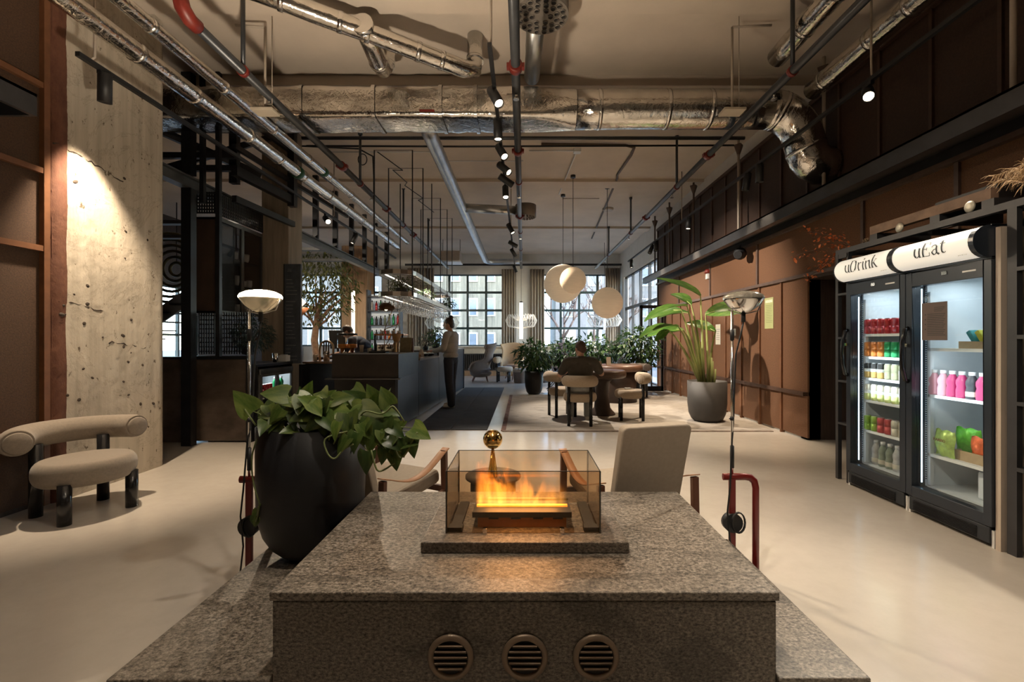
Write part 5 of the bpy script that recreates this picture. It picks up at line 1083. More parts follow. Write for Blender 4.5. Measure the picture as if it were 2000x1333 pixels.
# counter with under-counter fridge
t = thing('back_counter', 'black back counter holding an under counter fridge', 'counter', (-3.46, 5.86, 0)); MB().box(-.6,.03,.0,.02,.0,.95).build('end_panel', M['steel'], t); MB().box(-.6,.03,.88,.90,.0,.95).build('end_panel', M['steel'], t); MB().box(-.6,.03,.02,.88,.0,.22).build('plinth', M['steel'], t); MB().box(-.6,.03,-.02,.92,.95,.99).build('worktop', M['steel'], t, .005)
uf = thing('under_counter_fridge', 'small lit fridge with red cans under the back counter', 'refrigerator', (-3.42, 5.89, .30))
MB().box(-.5,.0,.0,.03,0,.62).box(-.5,0,.80,.83,0,.62).box(-.5,-.47,0,.83,0,.62).box(-.5,0,0,.83,0,.03).box(-.5,.02,0,.83,.55,.62).build('cabinet', M['galv'], uf)
bx6('liner', -.46,-.44,.03,.80,.03,.55, M['cool_in'], uf); bx6('shelf', -.44,.0,.03,.80,.27,.28, M['shelf_w'], uf)
for k in (0,1):
    d = MB(); y0 = .015 + k*.40; d.box(0,.02,y0,y0+.03,0,.55); d.box(0,.02,y0+.36,y0+.39,0,.55); d.box(0,.02,y0+.03,y0+.36,0,.03); d.box(0,.02,y0+.03,y0+.36,.52,.55); dr = d.build('door', M['grey_beam'], uf); bx6('pane', .008,.012,y0+.03,y0+.36,.03,.52, M['glass'], dr)
lamp_light('AREA', 'fridge_light', uf, (-.2,.41,.53), 2.2, (.85,.93,1), (0,0,-1)).data.size = .3
for i in range(5): can_thing('red drink can, %s in the under counter fridge' % ('nearest the front' if i == 0 else ORD[i] + ' from the front'), -3.47, 5.96 + i*.07, .585, cR, cR)
for i in range(3): bottle('green bottle, %s on the under counter fridge shelf' % ('nearest' if i == 0 else ORD[i] + ' one back'), -3.47, 6.36 + i*.08, .585, cG, M['whitemetal'], .20, .033, group='green bottles under the counter')
for i in range(4): bottle('dark bottle, %s on the under counter fridge floor' % ('nearest' if i == 0 else ORD[i] + ' one back'), -3.47, 5.98 + i*.09, .335, bk, M['whitemetal'], .20, .033, group='dark bottles under the counter', lab_m=cW)
t = thing('steel_shaker', 'steel shaker cup on the back counter by the column', 'cup', (-3.50, 6.42, .99)); MB().lathe([(.028,0),(.036,.12),(.033,.12),(.026,.01)], 18).build('body', M['chrome'], t); MB().lathe([(.036,.12),(.038,.125),(.036,.13)], 18).build('rim', M['chrome'], t)
single('napkin_box', MB().box(-.06,.06,-.06,.06,0,.09).box(-.04,.04,-.04,.04,.09,.10), M['whitemetal'], 'white napkin box on the back counter', 'box', (-3.50, 6.66, .99), bevel=.006)
# ================================================================ bar counter
bar = thing('bar_counter', 'long dark metal bar counter with stepped front', 'counter', (0, 0, 0))
M['bar_side'] = mat('blue_black_bar_panel', (.030,.036,.046), .30, .35, .2, 2.5); M['bar_top'] = mat('bar_worktop_steel', (.16,.13,.11), .28, .7, .15, 6)
def slab(name, pts, z0, z1, m_): return MB().prism(pts, z0, z1).build(name, m_, bar, fix=True)
xs = lambda y: -1.82 + (y - 6.57)*(.20/5.7)
slab('front_base', [(-2.74,6.60), (-1.86,6.60), (xs(7.7)-.02,7.7), (-2.74,7.7)], .0, .735, M['black_gloss'])
slab('drip_shelf', [(-2.84,6.50), (-1.76,6.50), (-1.76,6.62), (-2.84,6.62)], .735, .752, M['grey_beam'])
slab('front_fascia', [(-2.76,6.565), (-1.80,6.565), (xs(7.74),7.74), (-2.76,7.74)], .752, 1.085, mat('bronzed_fascia', (.030,.024,.020), .4, .4, .4, 3))
slab('front_top', [(-2.77,6.555), (-1.795,6.555), (xs(7.74)+.005,7.745), (-2.77,7.745)], 1.085, 1.10, M['steel'])
yy = [6.60, 7.74, 9.3, 10.7, 12.3]
for i in range(4):
    a, b_ = yy[i]+.006, yy[i+1]-.006; h = .75 if i == 0 else .95 if i == 1 else 1.06
    slab('side_panel', [(xs(a)-.0,a), (xs(b_)-.0,b_), (xs(b_)-.04,b_), (xs(a)-.04,a)], .02, h, M['bar_side'])
slab('worktop', [(xs(7.75)+.02,7.75), (xs(9.3)+.02,9.3), (xs(9.3)-.75,9.3), (xs(7.75)-.75,7.75)], .955, .985, M['bar_top'])
slab('worktop', [(xs(9.3)+.02,9.31), (xs(12.3)+.02,12.3), (xs(12.3)-.75,12.3), (xs(9.3)-.75,9.31)], 1.06, 1.09, M['bar_top'])
slab('end_panel', [(xs(12.3)-.8,12.3), (xs(12.3)+.02,12.3), (xs(12.3)+.02,12.34), (xs(12.3)-.8,12.34)], 0, 1.09, M['bar_side'])
slab('wing_body', [(-3.42,7.25), (-2.77,7.25), (-2.77,7.9), (-3.42,7.9)], 0, .93, M['bar_side'])
MB().box(-3.48,-2.76,7.16,7.95,.93,.965).build('wing_top', mat('copper_brown_worktop', (.26,.16,.10), .25, .5, .15, 6), bar, .012, 3)
slab('wing_body', [(-3.44,6.98), (-3.40,6.98), (-3.40,7.25), (-3.44,7.25)], 0, .93, M['steel'])
# hanging glass rack: two rounded metal rings on black hoops
rk = thing('hanging_rack', 'two tier brushed metal rack hanging over the bar on black rods', 'rack', (-2.22, 7.76, 0))
def rring(z, y0, y1, hw, h, name, m_):
    p = []
    rr_ = hw*.98
    for i in range(9): a = R(180 + 180*i/8); p.append((rr_*math.cos(a), y0 + rr_ + rr_*math.sin(a)))
    for i in range(9): a = R(180*i/8); p.append((rr_*math.cos(a), y1 - rr_ + rr_*math.sin(a)))
    k = len(p); mb = MB(); q = [(x*.93, (y-(y0+y1)/2)*.985+(y0+y1)/2) for x, y in p]
    vv = [(x,y,z) for x,y in p] + [(x,y,z+h) for x,y in p] + [(x,y,z) for x,y in q] + [(x,y,z+h) for x,y in q]
    fs = []
    for i in range(k):
        j = (i+1) % k; fs += [(i,j,k+j,k+i), (2*k+j,2*k+i,3*k+i,3*k+j), (i,2*k+i,2*k+j,j), (k+i,k+j,3*k+j,3*k+i)]
    mb.add(vv, fs, False); return mb.build(name, m_, rk, fix=True)
M['rack_m'] = mat('brushed_warm_steel', (.38,.33,.28), .3, .9, .1, 5)
rring(2.44, -.02, 4.5, .33, .075, 'shelf_ring', M['rack_m']); rring(2.06, -.02, 4.55, .34, .075, 'shelf_ring', M['rack_m'])
for z in (2.455, 2.075):
    for i in range(22): bx6('rack_bar', -.31,.31,.25+i*.19,.26+i*.19,z,z+.012, M['chrome'], rk)
    bx6('light_bar', -.20,-.17,.2,4.3,z-.012,z-.002, emis('rack_light', (1,.88,.72), 2.2) if z > 2.4 else bpy.data.materials['rack_light'], rk)
for ix in range(5): bx6('runner', (ix-2)*.125-.03,(ix-2)*.125+.03,.12,4.38,2.062,2.072, M['chrome'], rk)
lamp_light('AREA', 'rack_glow', rk, (0, 2.2, 2.42), 14, WARM2, (0,0,-1)).data.size = .5
for i, y in enumerate((0, .82, 1.64, 2.64, 3.54, 4.34)):
    w_ = .325; MB().tube([(-w_,y+.02,2.06), (-w_,y+.02,4.55), (w_,y+.02,4.55), (w_,y+.02,2.06)], .011, 6).build('hoop', M['wire'], rk)
wirep('power_cable', 'black cable looping along the ceiling above the rack', [(-4.0,7.5,4.52), (-3.2,7.55,4.5), (-2.75,7.6,4.5), (-2.55,7.72,4.42), (-2.54,7.74,4.1), (-2.54,7.76,2.6)], .014, M['wire'], 'cable', 8)
wirep('power_cable', 'thin black cable zigzagging over the bar hoops', [(-2.5,7.8,4.53), (-2.2,8.3,4.4), (-2.45,8.55,4.5), (-2.3,9.0,4.42), (-2.45,9.4,4.5), (-2.2,10.0,4.42), (-2.4,10.4,4.5), (-2.2,11.2,4.45)], .009, M['wire'], 'cable', 6)
single('cable_loop', MB().tube([(.075*math.cos(a*.4), 0, .095*math.sin(a*.4)) for a in range(17)], .008, 6), M['wire'], 'coiled ring of black cable near the ceiling hoops', 'cable', (-2.72, 7.70, 4.36))
# wine glasses hanging from the lower ring
gm, nt, b, o = base('wine_glass'); b.inputs['Base Color'].default_value = (.80,.82,.84,1); b.inputs['Roughness'].default_value = .12; b.inputs['Specular IOR Level'].default_value = 1.0
tr = nt.nodes.new('ShaderNodeBsdfTransparent'); mx = nt.nodes.new('ShaderNodeMixShader'); lw = nt.nodes.new('ShaderNodeLayerWeight'); lw.inputs[0].default_value = .45; nt.links.new(lw.outputs['Facing'], mx.inputs[0]); nt.links.new(tr.outputs[0], mx.inputs[1]); nt.links.new(b.outputs[0], mx.inputs[2]); nt.links.new(mx.outputs[0], o.inputs[0])
gl = MB().lathe([(.033,0),(.034,-.003),(.006,-.008),(.004,-.075),(.012,-.085),(.034,-.115),(.039,-.15),(.034,-.19),(.033,-.19),(.037,-.15),(.031,-.117),(.0,-.092)], 14, close=False).mesh('wine_glass', gm)
r_ = random.Random(5); k = 0
for iy in range(22):
    for ix in range(5):
        if r_.random() < .12: continue
        o = bpy.data.objects.new('wine_glass', gl); col.objects.link(o); o.location = (-2.22 + (ix-2)*.125 + r_.uniform(-.01,.01), 7.95 + iy*.19 + r_.uniform(-.02,.02), 2.062); tag(o, 'clear wine glass hanging upside down under the lower bar rack', 'glass', 'wine glasses under the bar rack')
gl2 = MB().lathe([(.028,0),(.032,.10),(.030,.10),(.026,.006),(0,.006)], 12, close=False).mesh('tumbler', gm)
for iy in range(14):
    for ix in (-1, 1):
        o = bpy.data.objects.new('tumbler', gl2); col.objects.link(o); o.location = (-2.22 + ix*.2, 9.4 + iy*.2, 2.137); tag(o, 'clear tumbler standing on the lower bar rack ring', 'glass', 'tumblers on the bar rack')
shrub('bushy plant in a wooden tub on the near end of the rack', (-2.18, 8.15, 2.14), (.11,.09), (0,0,.16), (.26,.2,.13), 380, .055, 12, 'tree_leaf', 5, 'rack_plant', 'brass_pot' if False else 'pot_grey')
shrub('small dark plant in the middle of the bar rack', (-2.15, 9.9, 2.14), (.08,.08), (.05,0,.14), (.2,.2,.12), 220, .055, 13, 'shrub', 5, 'rack_plant')
shrub('small plant trailing from the far end of the rack', (-2.05, 11.6, 2.14), (.08,.08), (.1,0,.10), (.24,.25,.14), 260, .06, 14, 'shrub', 5, 'rack_plant')
# ---------------------------------------------------------------- things on the bar
t = thing('desk_lamp', 'brown articulated desk lamp standing on the bar', 'lamp', (-2.42, 7.93, .985)); MB().lathe([(.09,0),(.09,.02),(.02,.03),(.012,.06)], 20).build('base', M['brass'], t)
MB().cyl((0,0,.05), (-.0,0,.50), .008, None, 8).build('arm', M['brass'], t); MB().cyl((0,0,.50), (.24,0,.60), .007, None, 8).build('arm', M['brass'], t); MB().cyl((.0,0,.50), (.15,0,.86), .007, None, 8).build('arm', M['brass'], t); MB().cyl((.24,0,.60), (.02,0,.22), .007, None, 8).build('arm', M['brass'], t)
MB().lathe([(.03,.13),(.075,.12),(.125,.06),(.135,0),(.13,0),(.118,.058),(.07,.11)], 24, (.03,0,.84), close=False).build('shade', mat('bronze_shade', (.11,.05,.025), .3, .5, .1, 5), t); MB().cyl((.14,0,.88), (.18,0,.90), .035, None, 12).build('joint', mat('bronze_shade2', (.11,.05,.025), .3, .5, 0), t); MB().ball((.03,0,.86), .03, nu=10, nv=6).build('bulb', emis('desk_bulb', (1,.8,.5), 5), t)
t = thing('espresso_machine', 'chrome and copper espresso machine behind the bar front', 'coffee machine', (-2.62, 8.16, .985))
bx6('body', -.02,.45,.0,.30,.06,.24, M['chrome'], t, .015); bx6('top_rack', -.05,.48,-.03,.32,.40,.43, mat('copper_panel', (.45,.20,.09), .25, .8, .1, 6), t, .006); bx6('frame_post', -.05,-.02,-.02,.02,0,.40, M['steel'], t); bx6('frame_post', .44,.47,-.02,.02,0,.40, M['steel'], t); bx6('drip_tray', 0,.44,-.06,.2,0,.05, M['steel'], t)
for x in (.08,.22,.36): MB().cyl((x,-.02,.24), (x,-.02,.16), .03, None, 12).build('group_head', M['chrome'], t); MB().tube([(x,-.03,.19), (x,-.16,.18)], .011, 8).build('portafilter', M['wood_dark'], t)
for i in range(4): single('coffee_cup', MB().lathe([(.025,0),(.04,.06),(.037,.06),(.022,.005)], 14), bpy.data.materials['white_porcelain'], 'white cup %s on top of the espresso machine' % ('at the left end' if i == 0 else 'at the right end' if i == 3 else ['','second from left','third from left'][i]), 'cup', (-2.56 + i*.10, 8.28, 1.415), 'cups on the espresso machine')
t = thing('bean_grinder', 'gold ringed coffee grinder on the bar', 'grinder', (-2.20, 7.9, .985)); MB().lathe([(.07,0),(.07,.06),(.05,.09),(.06,.16),(.045,.18),(.06,.24),(.05,.28),(.02,.30)], 20).build('body', M['brass'], t); MB().lathe([(.05,.29),(.085,.42),(.085,.43)], 18, close=False).build('hopper', mat('amber_hopper', (.35,.20,.08), .2, 0, .1), t)
t = thing('order_tablet', 'olive cloth covered stand at the end of the bar front', 'stand', (-2.02, 7.82, 1.10)); MB().obox((0,0,.12), (.20,.02,.26), Matrix.Rotation(R(-14), 3, 'X')).build('panel', mat('olive_cloth', (.16,.13,.07), .8, 0, .2, 20), t, .02); MB().obox((0,.06,.08), (.04,.14,.02)).build('prop', M['black'], t)
single('menu_box', MB().box(-.06,.06,-.04,.04,0,.36), mat('cork_brown_box', (.16,.075,.04), .7, 0, .3, 40), 'upright brown box behind the bar lamp', 'box', (-2.12, 8.55, .985), bevel=.004)
t = thing('swan_tap', 'curved brass beer tap column left on the bar wing', 'tap', (-3.22, 7.45, .965)); MB().tube([(-.11,0,0), (-.11,0,.22)] + [(.11*math.cos(R(a)), 0, .22 + .10*math.sin(R(a))) for a in range(180, -1, -20)] + [(.11,0,0)], .018, 12).build('column', M['brass'], t)
for x in (-.04,.0,.04): MB().cyl((x,-.01,.30), (x,-.02,.10), .012, None, 8).build('tap_handle', M['wood_dark'], t)
MB().lathe([(.05,0),(.045,.12),(.05,.16)], 14, (0,0,0)).build('font', M['chrome'], t)
for k, (x, lab) in enumerate(((-3.10, 'left juice dispenser with orange juice on the bar wing'), (-2.93, 'right juice dispenser with orange juice on the bar wing'))):
    t = thing('juice_dispenser', lab, 'dispenser', (x, 7.80, .965), 0, 'juice dispensers'); MB().lathe([(.06,0),(.05,.02),(.035,.03),(.035,.20)], 16).build('stand', M['chrome'], t); MB().lathe([(.075,.20),(.08,.21),(.08,.27)], 18).build('juice', mat('orange_juice', (.62,.20,.02), .3, 0, .1), t); MB().lathe([(.082,.20),(.082,.42),(.06,.44)], 18, close=False).build('tank', M['glass'], t); MB().lathe([(.085,.42),(.08,.45),(.02,.46)], 16).build('lid', M['black'], t)
for k, (x, y, h, lab) in enumerate(((-2.86, 7.30, .15, 'tall beige paper cup stack at the bar wing corner'), (-3.36, 7.35, .10, 'short white cup stack beside the brass tap'), (-2.52, 7.45, .07, 'small white jar on the bar front'), (-2.70, 7.60, .12, 'white shaker cup near the bartender'))):
    z = .965 if x < -2.77 else 1.10; t = thing('cup_stack', lab, 'cups', (x, y, z)); MB().lathe([(.026,0),(.036,h),(.032,h)], 16).build('cup', mat('paper_cup', (.55,.47,.36), .7, 0, .05) if k == 0 else bpy.data.materials['paper_cup'], t)
    for j in range(2): MB().lathe([(.0365,h-.012-.018*j),(.0385,h-.008-.018*j),(.0365,h-.004-.018*j)], 16, close=False).build('cup_rim', bpy.data.materials['paper_cup'], t)
single('serving_tray', MB().box(-.13,.13,-.10,.10,0,.012).box(-.13,.13,-.10,-.09,.012,.03).box(-.13,.13,.09,.10,.012,.03), M['black'], 'flat black tray lying on the bar front', 'tray', (-2.28, 7.2, 1.10), bevel=.003)
t = thing('point_of_sale', 'black order screen beside the bartender', 'screen', (-3.52, 8.62, .985)); MB().obox((0,0,.33), (.30,.03,.36), Matrix.Rotation(R(12), 3, 'X')).build('screen', M['black'], t, .01); MB().cyl((0,.03,0), (0,.02,.3), .02, None, 10).build('stand', M['steel'], t); MB().lathe([(.09,0),(.09,.015)], 18).build('foot', M['steel'], t)
slab('wing_body', [(-3.85,8.45), (-3.35,8.45), (-3.35,8.95), (-3.85,8.95)], 0, .985, M['steel'])
t = thing('pastry_tray', 'wooden tray of pastries on the bar counter', 'tray', (-1.92, 8.0, .985)); bxo('board', (.30,.34,.02), (0,0,.01), M['wood'], t, .004)
for i in range(6): single('pastry', MB().ball((0,0,.025), .045, .032, .026, 12, 8), mat('baked_crust', (.38,.18,.06), .6, 0, .3, 30) if i == 0 else bpy.data.materials['baked_crust'], 'golden pastry on the wooden tray, %s from the front' % ORD[i], 'pastry', (-1.99 + (i % 2)*.13, 7.90 + (i//2)*.10, 1.005), 'pastries on the bar')
t = thing('flower_vase', 'small vase of white flowers on the bar by the woman', 'vase', (-1.86, 8.30, .985)); MB().lathe([(.03,0),(.05,.03),(.045,.09),(.025,.13),(.03,.15)], 18).build('vase', mat('mottled_ceramic', (.40,.34,.28), .4, 0, .5, 25), t); fm = MB(); r_ = random.Random(8)
for _ in range(18): p = V((r_.uniform(-.10,.10), r_.uniform(-.10,.10), .22 + r_.uniform(0,.16))); fm.tube([(0,0,.14), V((0,0,.14)).lerp(p,.5)+V((0,0,.02)), p], .002, 4); fm.ball(p, .008, nu=6, nv=4)
tag(fm.build('flowers', mat('white_blossom', (.50,.50,.42), .7, 0, .2), t), kind='stuff')
for k, (x, y, lab) in enumerate(((-1.95, 8.95, 'dark bowl near the woman on the bar'), (-1.88, 9.15, 'dark plate the woman is reaching to'))): single('bowl', MB().lathe([(.04,0),(.09,.03),(.10,.05),(.095,.05),(.08,.03),(0,.012)], 20, close=False), M['black'], lab, 'bowl', (x, y, .985))
shrub('leafy green plant at the far end of the bar', (-2.3, 11.9, 1.09), (.10,.12), (0,0,.3), (.22,.2,.22), 260, .10, 31, 'shrub', 5, 'bar_plant')
shrub('wispy green plant behind the bar flowers', (-2.05, 9.55, 1.09), (.06,.08), (0,0,.22), (.14,.14,.16), 200, .06, 32, 'conifer', 6, 'bar_plant', thin=.2)
# bottle shelf in front of the far window
t = thing('bottle_shelf', 'dark bottle shelf behind the bar rack', 'shelf', (-4.35, 12.6, 0)); bx6('side', 0,.04,0,.3,.9,2.7, M['steel'], t); bx6('side', .9,.94,0,.3,.9,2.7, M['steel'], t)
for z in (.9,1.3,1.7,2.1,2.5): bx6('shelf', .04,.9,0,.3,z,z+.025, M['steel'], t)
bx6('cabinet_base', 0,.94,0,.35,0,.9, M['steel'], t); bx6('added_glow_panel', .04,.9,.28,.3,.95,2.6, emis('added_shelf_glow', (.85,.93,1), .10), t)  # faint glowing panel added behind the bottles, not a lamp of the bar
r_ = random.Random(14); bc = [cG, cO, bk, clearb, clearw, cR]
for j, (z, zn) in enumerate(((.925,'lowest'),(1.325,'second'),(1.725,'third'),(2.125,'top'))):
    for i in range(7): bottle('spirit bottle, %s from left on the %s dark bar shelf' % (ORD[i], zn), -4.23 + i*.12, 12.74, z, r_.choice(bc), M['black'], r_.uniform(.24,.32), .036, group='spirit bottles on the dark shelf')
# indoor tree behind the bar
t = thing('indoor_tree', 'large indoor tree with drooping leaves left of the wood column', 'tree', (-5.55, 12.2, 0)); r_ = random.Random(17)
tk = [(0,0,.0), (.02,0,.8), (-.05,0,1.3), (-.0,0,1.7), (.05,0,2.2)]; MB().tube(tk, [.13,.10,.09,.08,.05], 12).build('trunk', mat('bark_tan', (.26,.14,.075), .8, 0, .3, 12, .4, 40), t); br = MB()
MB().lathe([(.28,0),(.36,.5),(.34,.5),(.30,.44),(0,.44)], 28).build('pot', M['pot'], t)
for k in range(14):
    a = r_.uniform(0, 6.28); z0 = r_.uniform(1.5,2.2); L = r_.uniform(.5,1.1); br.tube([(0,0,z0), (math.cos(a)*L*.5, math.sin(a)*L*.5, z0+.45), (math.cos(a)*L, math.sin(a)*L, z0+.75)], [.03,.02,.008], 6)
tag(br.build('branches', bpy.data.materials['bark_tan'], t), kind='stuff'); mb = MB()
for _ in range(2600):
    q = V((r_.uniform(-1,1), r_.uniform(-1,1), r_.uniform(-1,1)))
    if not .3 < q.length < 1: continue
    p = V((.1 + q.x*1.05, q.y*.9, 2.75 + q.z*1.05)); d = (V((q.x*.5, q.y*.5, -1)) + V((r_.uniform(-.7,.7), r_.uniform(-.7,.7), r_.uniform(-.2,.6)))).normalized(); L = r_.uniform(.10,.19); s_ = d.cross(V((r_.uniform(-1,1), r_.uniform(-1,1), .3))).normalized()*L*.16; u = s_.cross(d).normalized()
    mb.add([p, p+d*L*.4+s_, p+d*L, p+d*L*.4-s_, p+d*L*.45+u*L*.06], [(0,1,4),(1,2,4),(2,3,4),(3,0,4)], True)
tag(mb.build('foliage', M['tree_leaf'], t), kind='stuff')
t = thing('wall_lamp', 'tilted white diamond lamp on a brown disc by the tree', 'lamp', (-4.62, 9.4, 2.08)); MB().obox((0,0,.0), (.19,.03,.19), Matrix.Rotation(R(45), 3, 'Y')).build('shade', emis('paper_shade', (.85,.80,.70), .5), t, .004); MB().dlathe([(.03,0),(.055,.08),(.04,.12)], (-.02,0,-.02), (-1,0,-.1), 14).build('reflector', M['brass'], t); MB().lathe([(.02,-.30),(.10,-.22),(.19,-.10),(.18,-.10),(.09,-.20)], 20, (-.05,.1,0), close=False).build('dish', mat('rust_dish', (.22,.08,.03), .5, 0, .2), t); MB().tube([(-.05,.1,-.28), (-.04,.1,-.7), (-.04,.1,-2.07)], .012, 8).build('pole', M['steel'], t)
t = thing('coil_sculpture', 'coiled metal ring sculpture in the room behind the column', 'sculpture', (-8.3, 10.9, 3.0))
for k in range(6): o = MB().tube([((.16+.13*k)*math.cos(R(a)), -.05*k, (.16+.13*k)*math.sin(R(a))) for a in range(0,361,15)], .035, 8).build('coil', mat('coil_bronze', (.16,.14,.08), .35, .8, .2, 5) if k == 0 else bpy.data.materials['coil_bronze'], t)
MB().cyl((0,0,.16), (0,0,1.6), .012, None, 6).build('hanger', M['steel'], t)
t = thing('stair_flight', 'dark stair stringer rising in the room behind the column', 'stairs', (-8.0, 9.8, 0)); MB().bar((-1.2,0,.9), (1.0,.2,2.5), .06, .30).build('stringer', M['grey_beam'], t)
for i in range(9): bxo('tread', (.26,.9,.03), (-1.1+i*.26,.5,.95+i*.19), M['steel'], t)
MB().box(-1.25,-1.15,-.05,.05,0,.9).build('post', M['steel'], t)
t = thing('room_spotlight', 'white lit spotlight seen just past the concrete column', 'spotlight', (-4.78, 6.4, 3.02)); MB().cyl((0,0,0), (-.005,.05,-.02), .035, None, 14).build('body', M['whitemetal'], t); MB().tube([(0,0,.0), (-.1,.3,.1), (-.1,.3,1.58)], .01, 6).build('cable', M['wire'], t); lamp_light('SPOT', 'beam', t, (.06,-.03,-.06), 420, WARM2, (-.05,1,-.22), 75, .6)
# ================================================================ tables and chairs in the middle of the room
def ped_table(label, loc, r, m_, drum=False):
    t = thing('pedestal_table', label, 'table', loc, 0, 'round dining tables')
    MB().lathe([(.001,.64), (r*.90,.64), (r*.97,.655), (r,.69), (r,.72), (r*.98,.752), (r*.93,.77), (.001,.77)], 48).build('top', m_, t)
    MB().lathe([(r*.55,0), (r*.55,.02), (r*.34,.12), (r*.27,.35), (r*.32,.56), (r*.5,.645)] if not drum else [(r*.78,0),(r*.74,.3),(r*.80,.645)], 32).build('pedestal', mat('dark_pedestal', (.045,.026,.018), .5, 0, .2) if 'dark_pedestal' not in bpy.data.materials else bpy.data.materials['dark_pedestal'], t); return t
ped_table('round dark walnut table the seated man leans on', (1.37, 7.92, .012), .415, M['wood_dark'])
ped_table('farther round brown table with a drum base', (2.0, 9.65, .012), .52, mat('brown_leather_wood', (.12,.058,.034), .4, 0, .2, 6), True)
kw = dict(R_=.24, tr=.086, tz=.675, span=60, seat=(.255,.25,.42,.065), lx=.165, ly=.17, lr=.025, wm='wool2', group='beige roll back dining chairs')
roll_chair('beige roll back chair the man sits on', (.87, 6.98, .012), -8, **kw)
roll_chair('beige roll back chair to the left of the man', (.66, 7.75, .012), -72, **kw)
roll_chair('beige roll back chair right of the man, facing the table', (1.76, 7.42, .012), 82, **kw)
kw2 = dict(kw); kw2['wm'] = 'wool3'; roll_chair('grey brown roll back chair at the far side of the drum table', (2.55, 10.25, .012), 140, **kw2)
roll_chair('cream roll back chair by the windows, seen from its side', (-.62, 14.25, 0), -96, R_=.24, tr=.10, tz=.68, span=55, seat=(.29,.27,.40,.075), lx=.17, ly=.17, lr=.03, wm='wool2', group='beige roll back dining chairs')
for x, y, z, lab in ((1.28, 7.70, .782, 'folded tan card standing on the near table'), (1.78, 9.5, .782, 'folded tan card standing on the drum table')):
    t = thing('table_card', lab, 'card', (x, y, z)); cm_ = mat('tan_card', (.45,.34,.24), .8, 0, .05) if 'tan_card' not in bpy.data.materials else bpy.data.materials['tan_card']
    for s_ in (-1, 1): o = bxo('leaf_panel', (.09,.003,.17), (0, s_*.022, .084), cm_, t, 0, (R(s_*14), 0, 0))
single('paper_napkin', MB().box(-.05,.05,-.04,.04,0,.015), M['whitemetal'], 'crumpled white napkin on the right dining chair', 'napkin', (1.72, 7.5, .500), bevel=.006)
# wing chairs
def wing_chair(label, loc, rz, m_, s=1.0):
    t = thing('wing_chair', label, 'armchair', loc, rz, 'wing chairs by the windows')
    def lerp(tb, v):
        for (a, x), (b_, y) in zip(tb[:-1], tb[1:]):
            if v <= b_: f = (v-a)/(b_-a); f = f*f*(3-2*f); return x + (y-x)*f
        return tb[-1][1]
    W = [(0,.26),(.25,.36),(.45,.37),(.7,.36),(1,.42)]; D = [(0,.40),(.25,.62),(.38,.58),(.55,.24),(.75,.24),(.9,.34),(1,.33)]; B = [(0,-.10),(.3,-.20),(.6,-.30),(1,-.42)]
    def f(u, v):
        a = math.pi*u; w = lerp(W, v)*s; d = lerp(D, v)*s; cs, sn = math.cos(a), math.sin(a)
        return (math.copysign(abs(cs)**.7, cs)*w, lerp(B, v)*s + d*(1 - sn**.75), (.16 + 1.06*v - (.05 if v > .9 else 0)*abs(cs)*s)*1.0)
    o = MB().grid(f, 24, 22).build('shell', m_, t); sd = o.modifiers.new('thick', 'SOLIDIFY'); sd.thickness = .05; sd.offset = 0
    MB().ball((0,.10,.40), .36*s, .36*s, .09, 24, 12).build('seat_cushion', m_, t); MB().ball((0,.06,.26), .32*s, .34*s, .13, 24, 12).build('seat_base', m_, t)
    for x, y in ((.18,.26),(-.18,.26),(.2,-.12),(-.2,-.12)): MB().cyl((x*.85,y*.9,.2), (x*1.25,y*1.25,0), .026, .014, 10).build('leg', M['arm_wood'], t)
wing_chair('tall grey brown wing chair turned sideways by the left window', (-1.28, 14.35, 0), 98, M['wool3'])
wing_chair('sandy wing chair facing the room under the pilaster', (-.36, 15.75, 0), 176, mat('sand_felt', (.42,.29,.17), .95, 0, .1, 50))
wing_chair('dark mauve wing chair behind the seated man', (1.36, 15.4, 0), 172, M['felt_purple'])
def pouf(label, loc, r, h): 
    t = thing('pouf', label, 'pouf', loc, 0, 'taupe poufs'); MB().lathe([(r*.8,0),(r*.86,.02),(r*.95,h*.7),(r,h*.78)], 32).build('body', M['wool3'], t); MB().lathe([(r*.99,h*.78),(r*1.04,h*.84),(r*1.0,h*.95),(r*.8,h),(.001,h)], 32).build('cushion', M['wool'], t)
pouf('taupe pouf left of the bushy potted plant', (-.08, 13.9, 0), .24, .43); pouf('taupe pouf behind the bushy potted plant', (.62, 14.1, 0), .26, .45)
t = thing('coffee_table', 'low brown coffee table between the wing chairs', 'table', (-.25, 14.85, 0)); MB().lathe([(.30,.45),(.31,.46),(.31,.48),(.001,.48)], 32).build('top', M['wood_dark'], t)
for k in range(3): MB().cyl((.1*math.cos(k*2.1), .1*math.sin(k*2.1), .45), (.22*math.cos(k*2.1), .22*math.sin(k*2.1), 0), .018, .012, 8).build('leg', M['arm_wood'], t)
single('small_bouquet', MB().lathe([(.03,0),(.04,.04),(.03,.08)], 12).ball((0,0,.12), .06, .06, .05, 10, 6), mat('bouquet_white', (.45,.42,.34), .7, 0, .5, 40), 'small white bouquet on the low coffee table', 'flowers', (-.05, 14.75, .48))
t = thing('side_chair', 'black metal chair with crossed legs behind the left chair', 'chair', (.82, 11.9, 0)); bx6('seat', -.2,.2,-.2,.2,.44,.47, M['black'], t, .01); bx6('backrest', -.2,.2,.18,.2,.62,.82, M['black'], t, .005)
for a, b_ in (((-.2,-.18,0),(.2,-.18,.44)), ((.2,-.18,0),(-.2,-.18,.44)), ((-.2,.18,0),(.2,.18,.44)), ((.2,.18,0),(-.2,.18,.44))): MB().cyl(a, b_, .012, None, 8).build('leg', M['black'], t)
for x in (-.19,.19): MB().cyl((x,.19,.44), (x,.19,.82), .012, None, 8).build('back_post', M['black'], t)
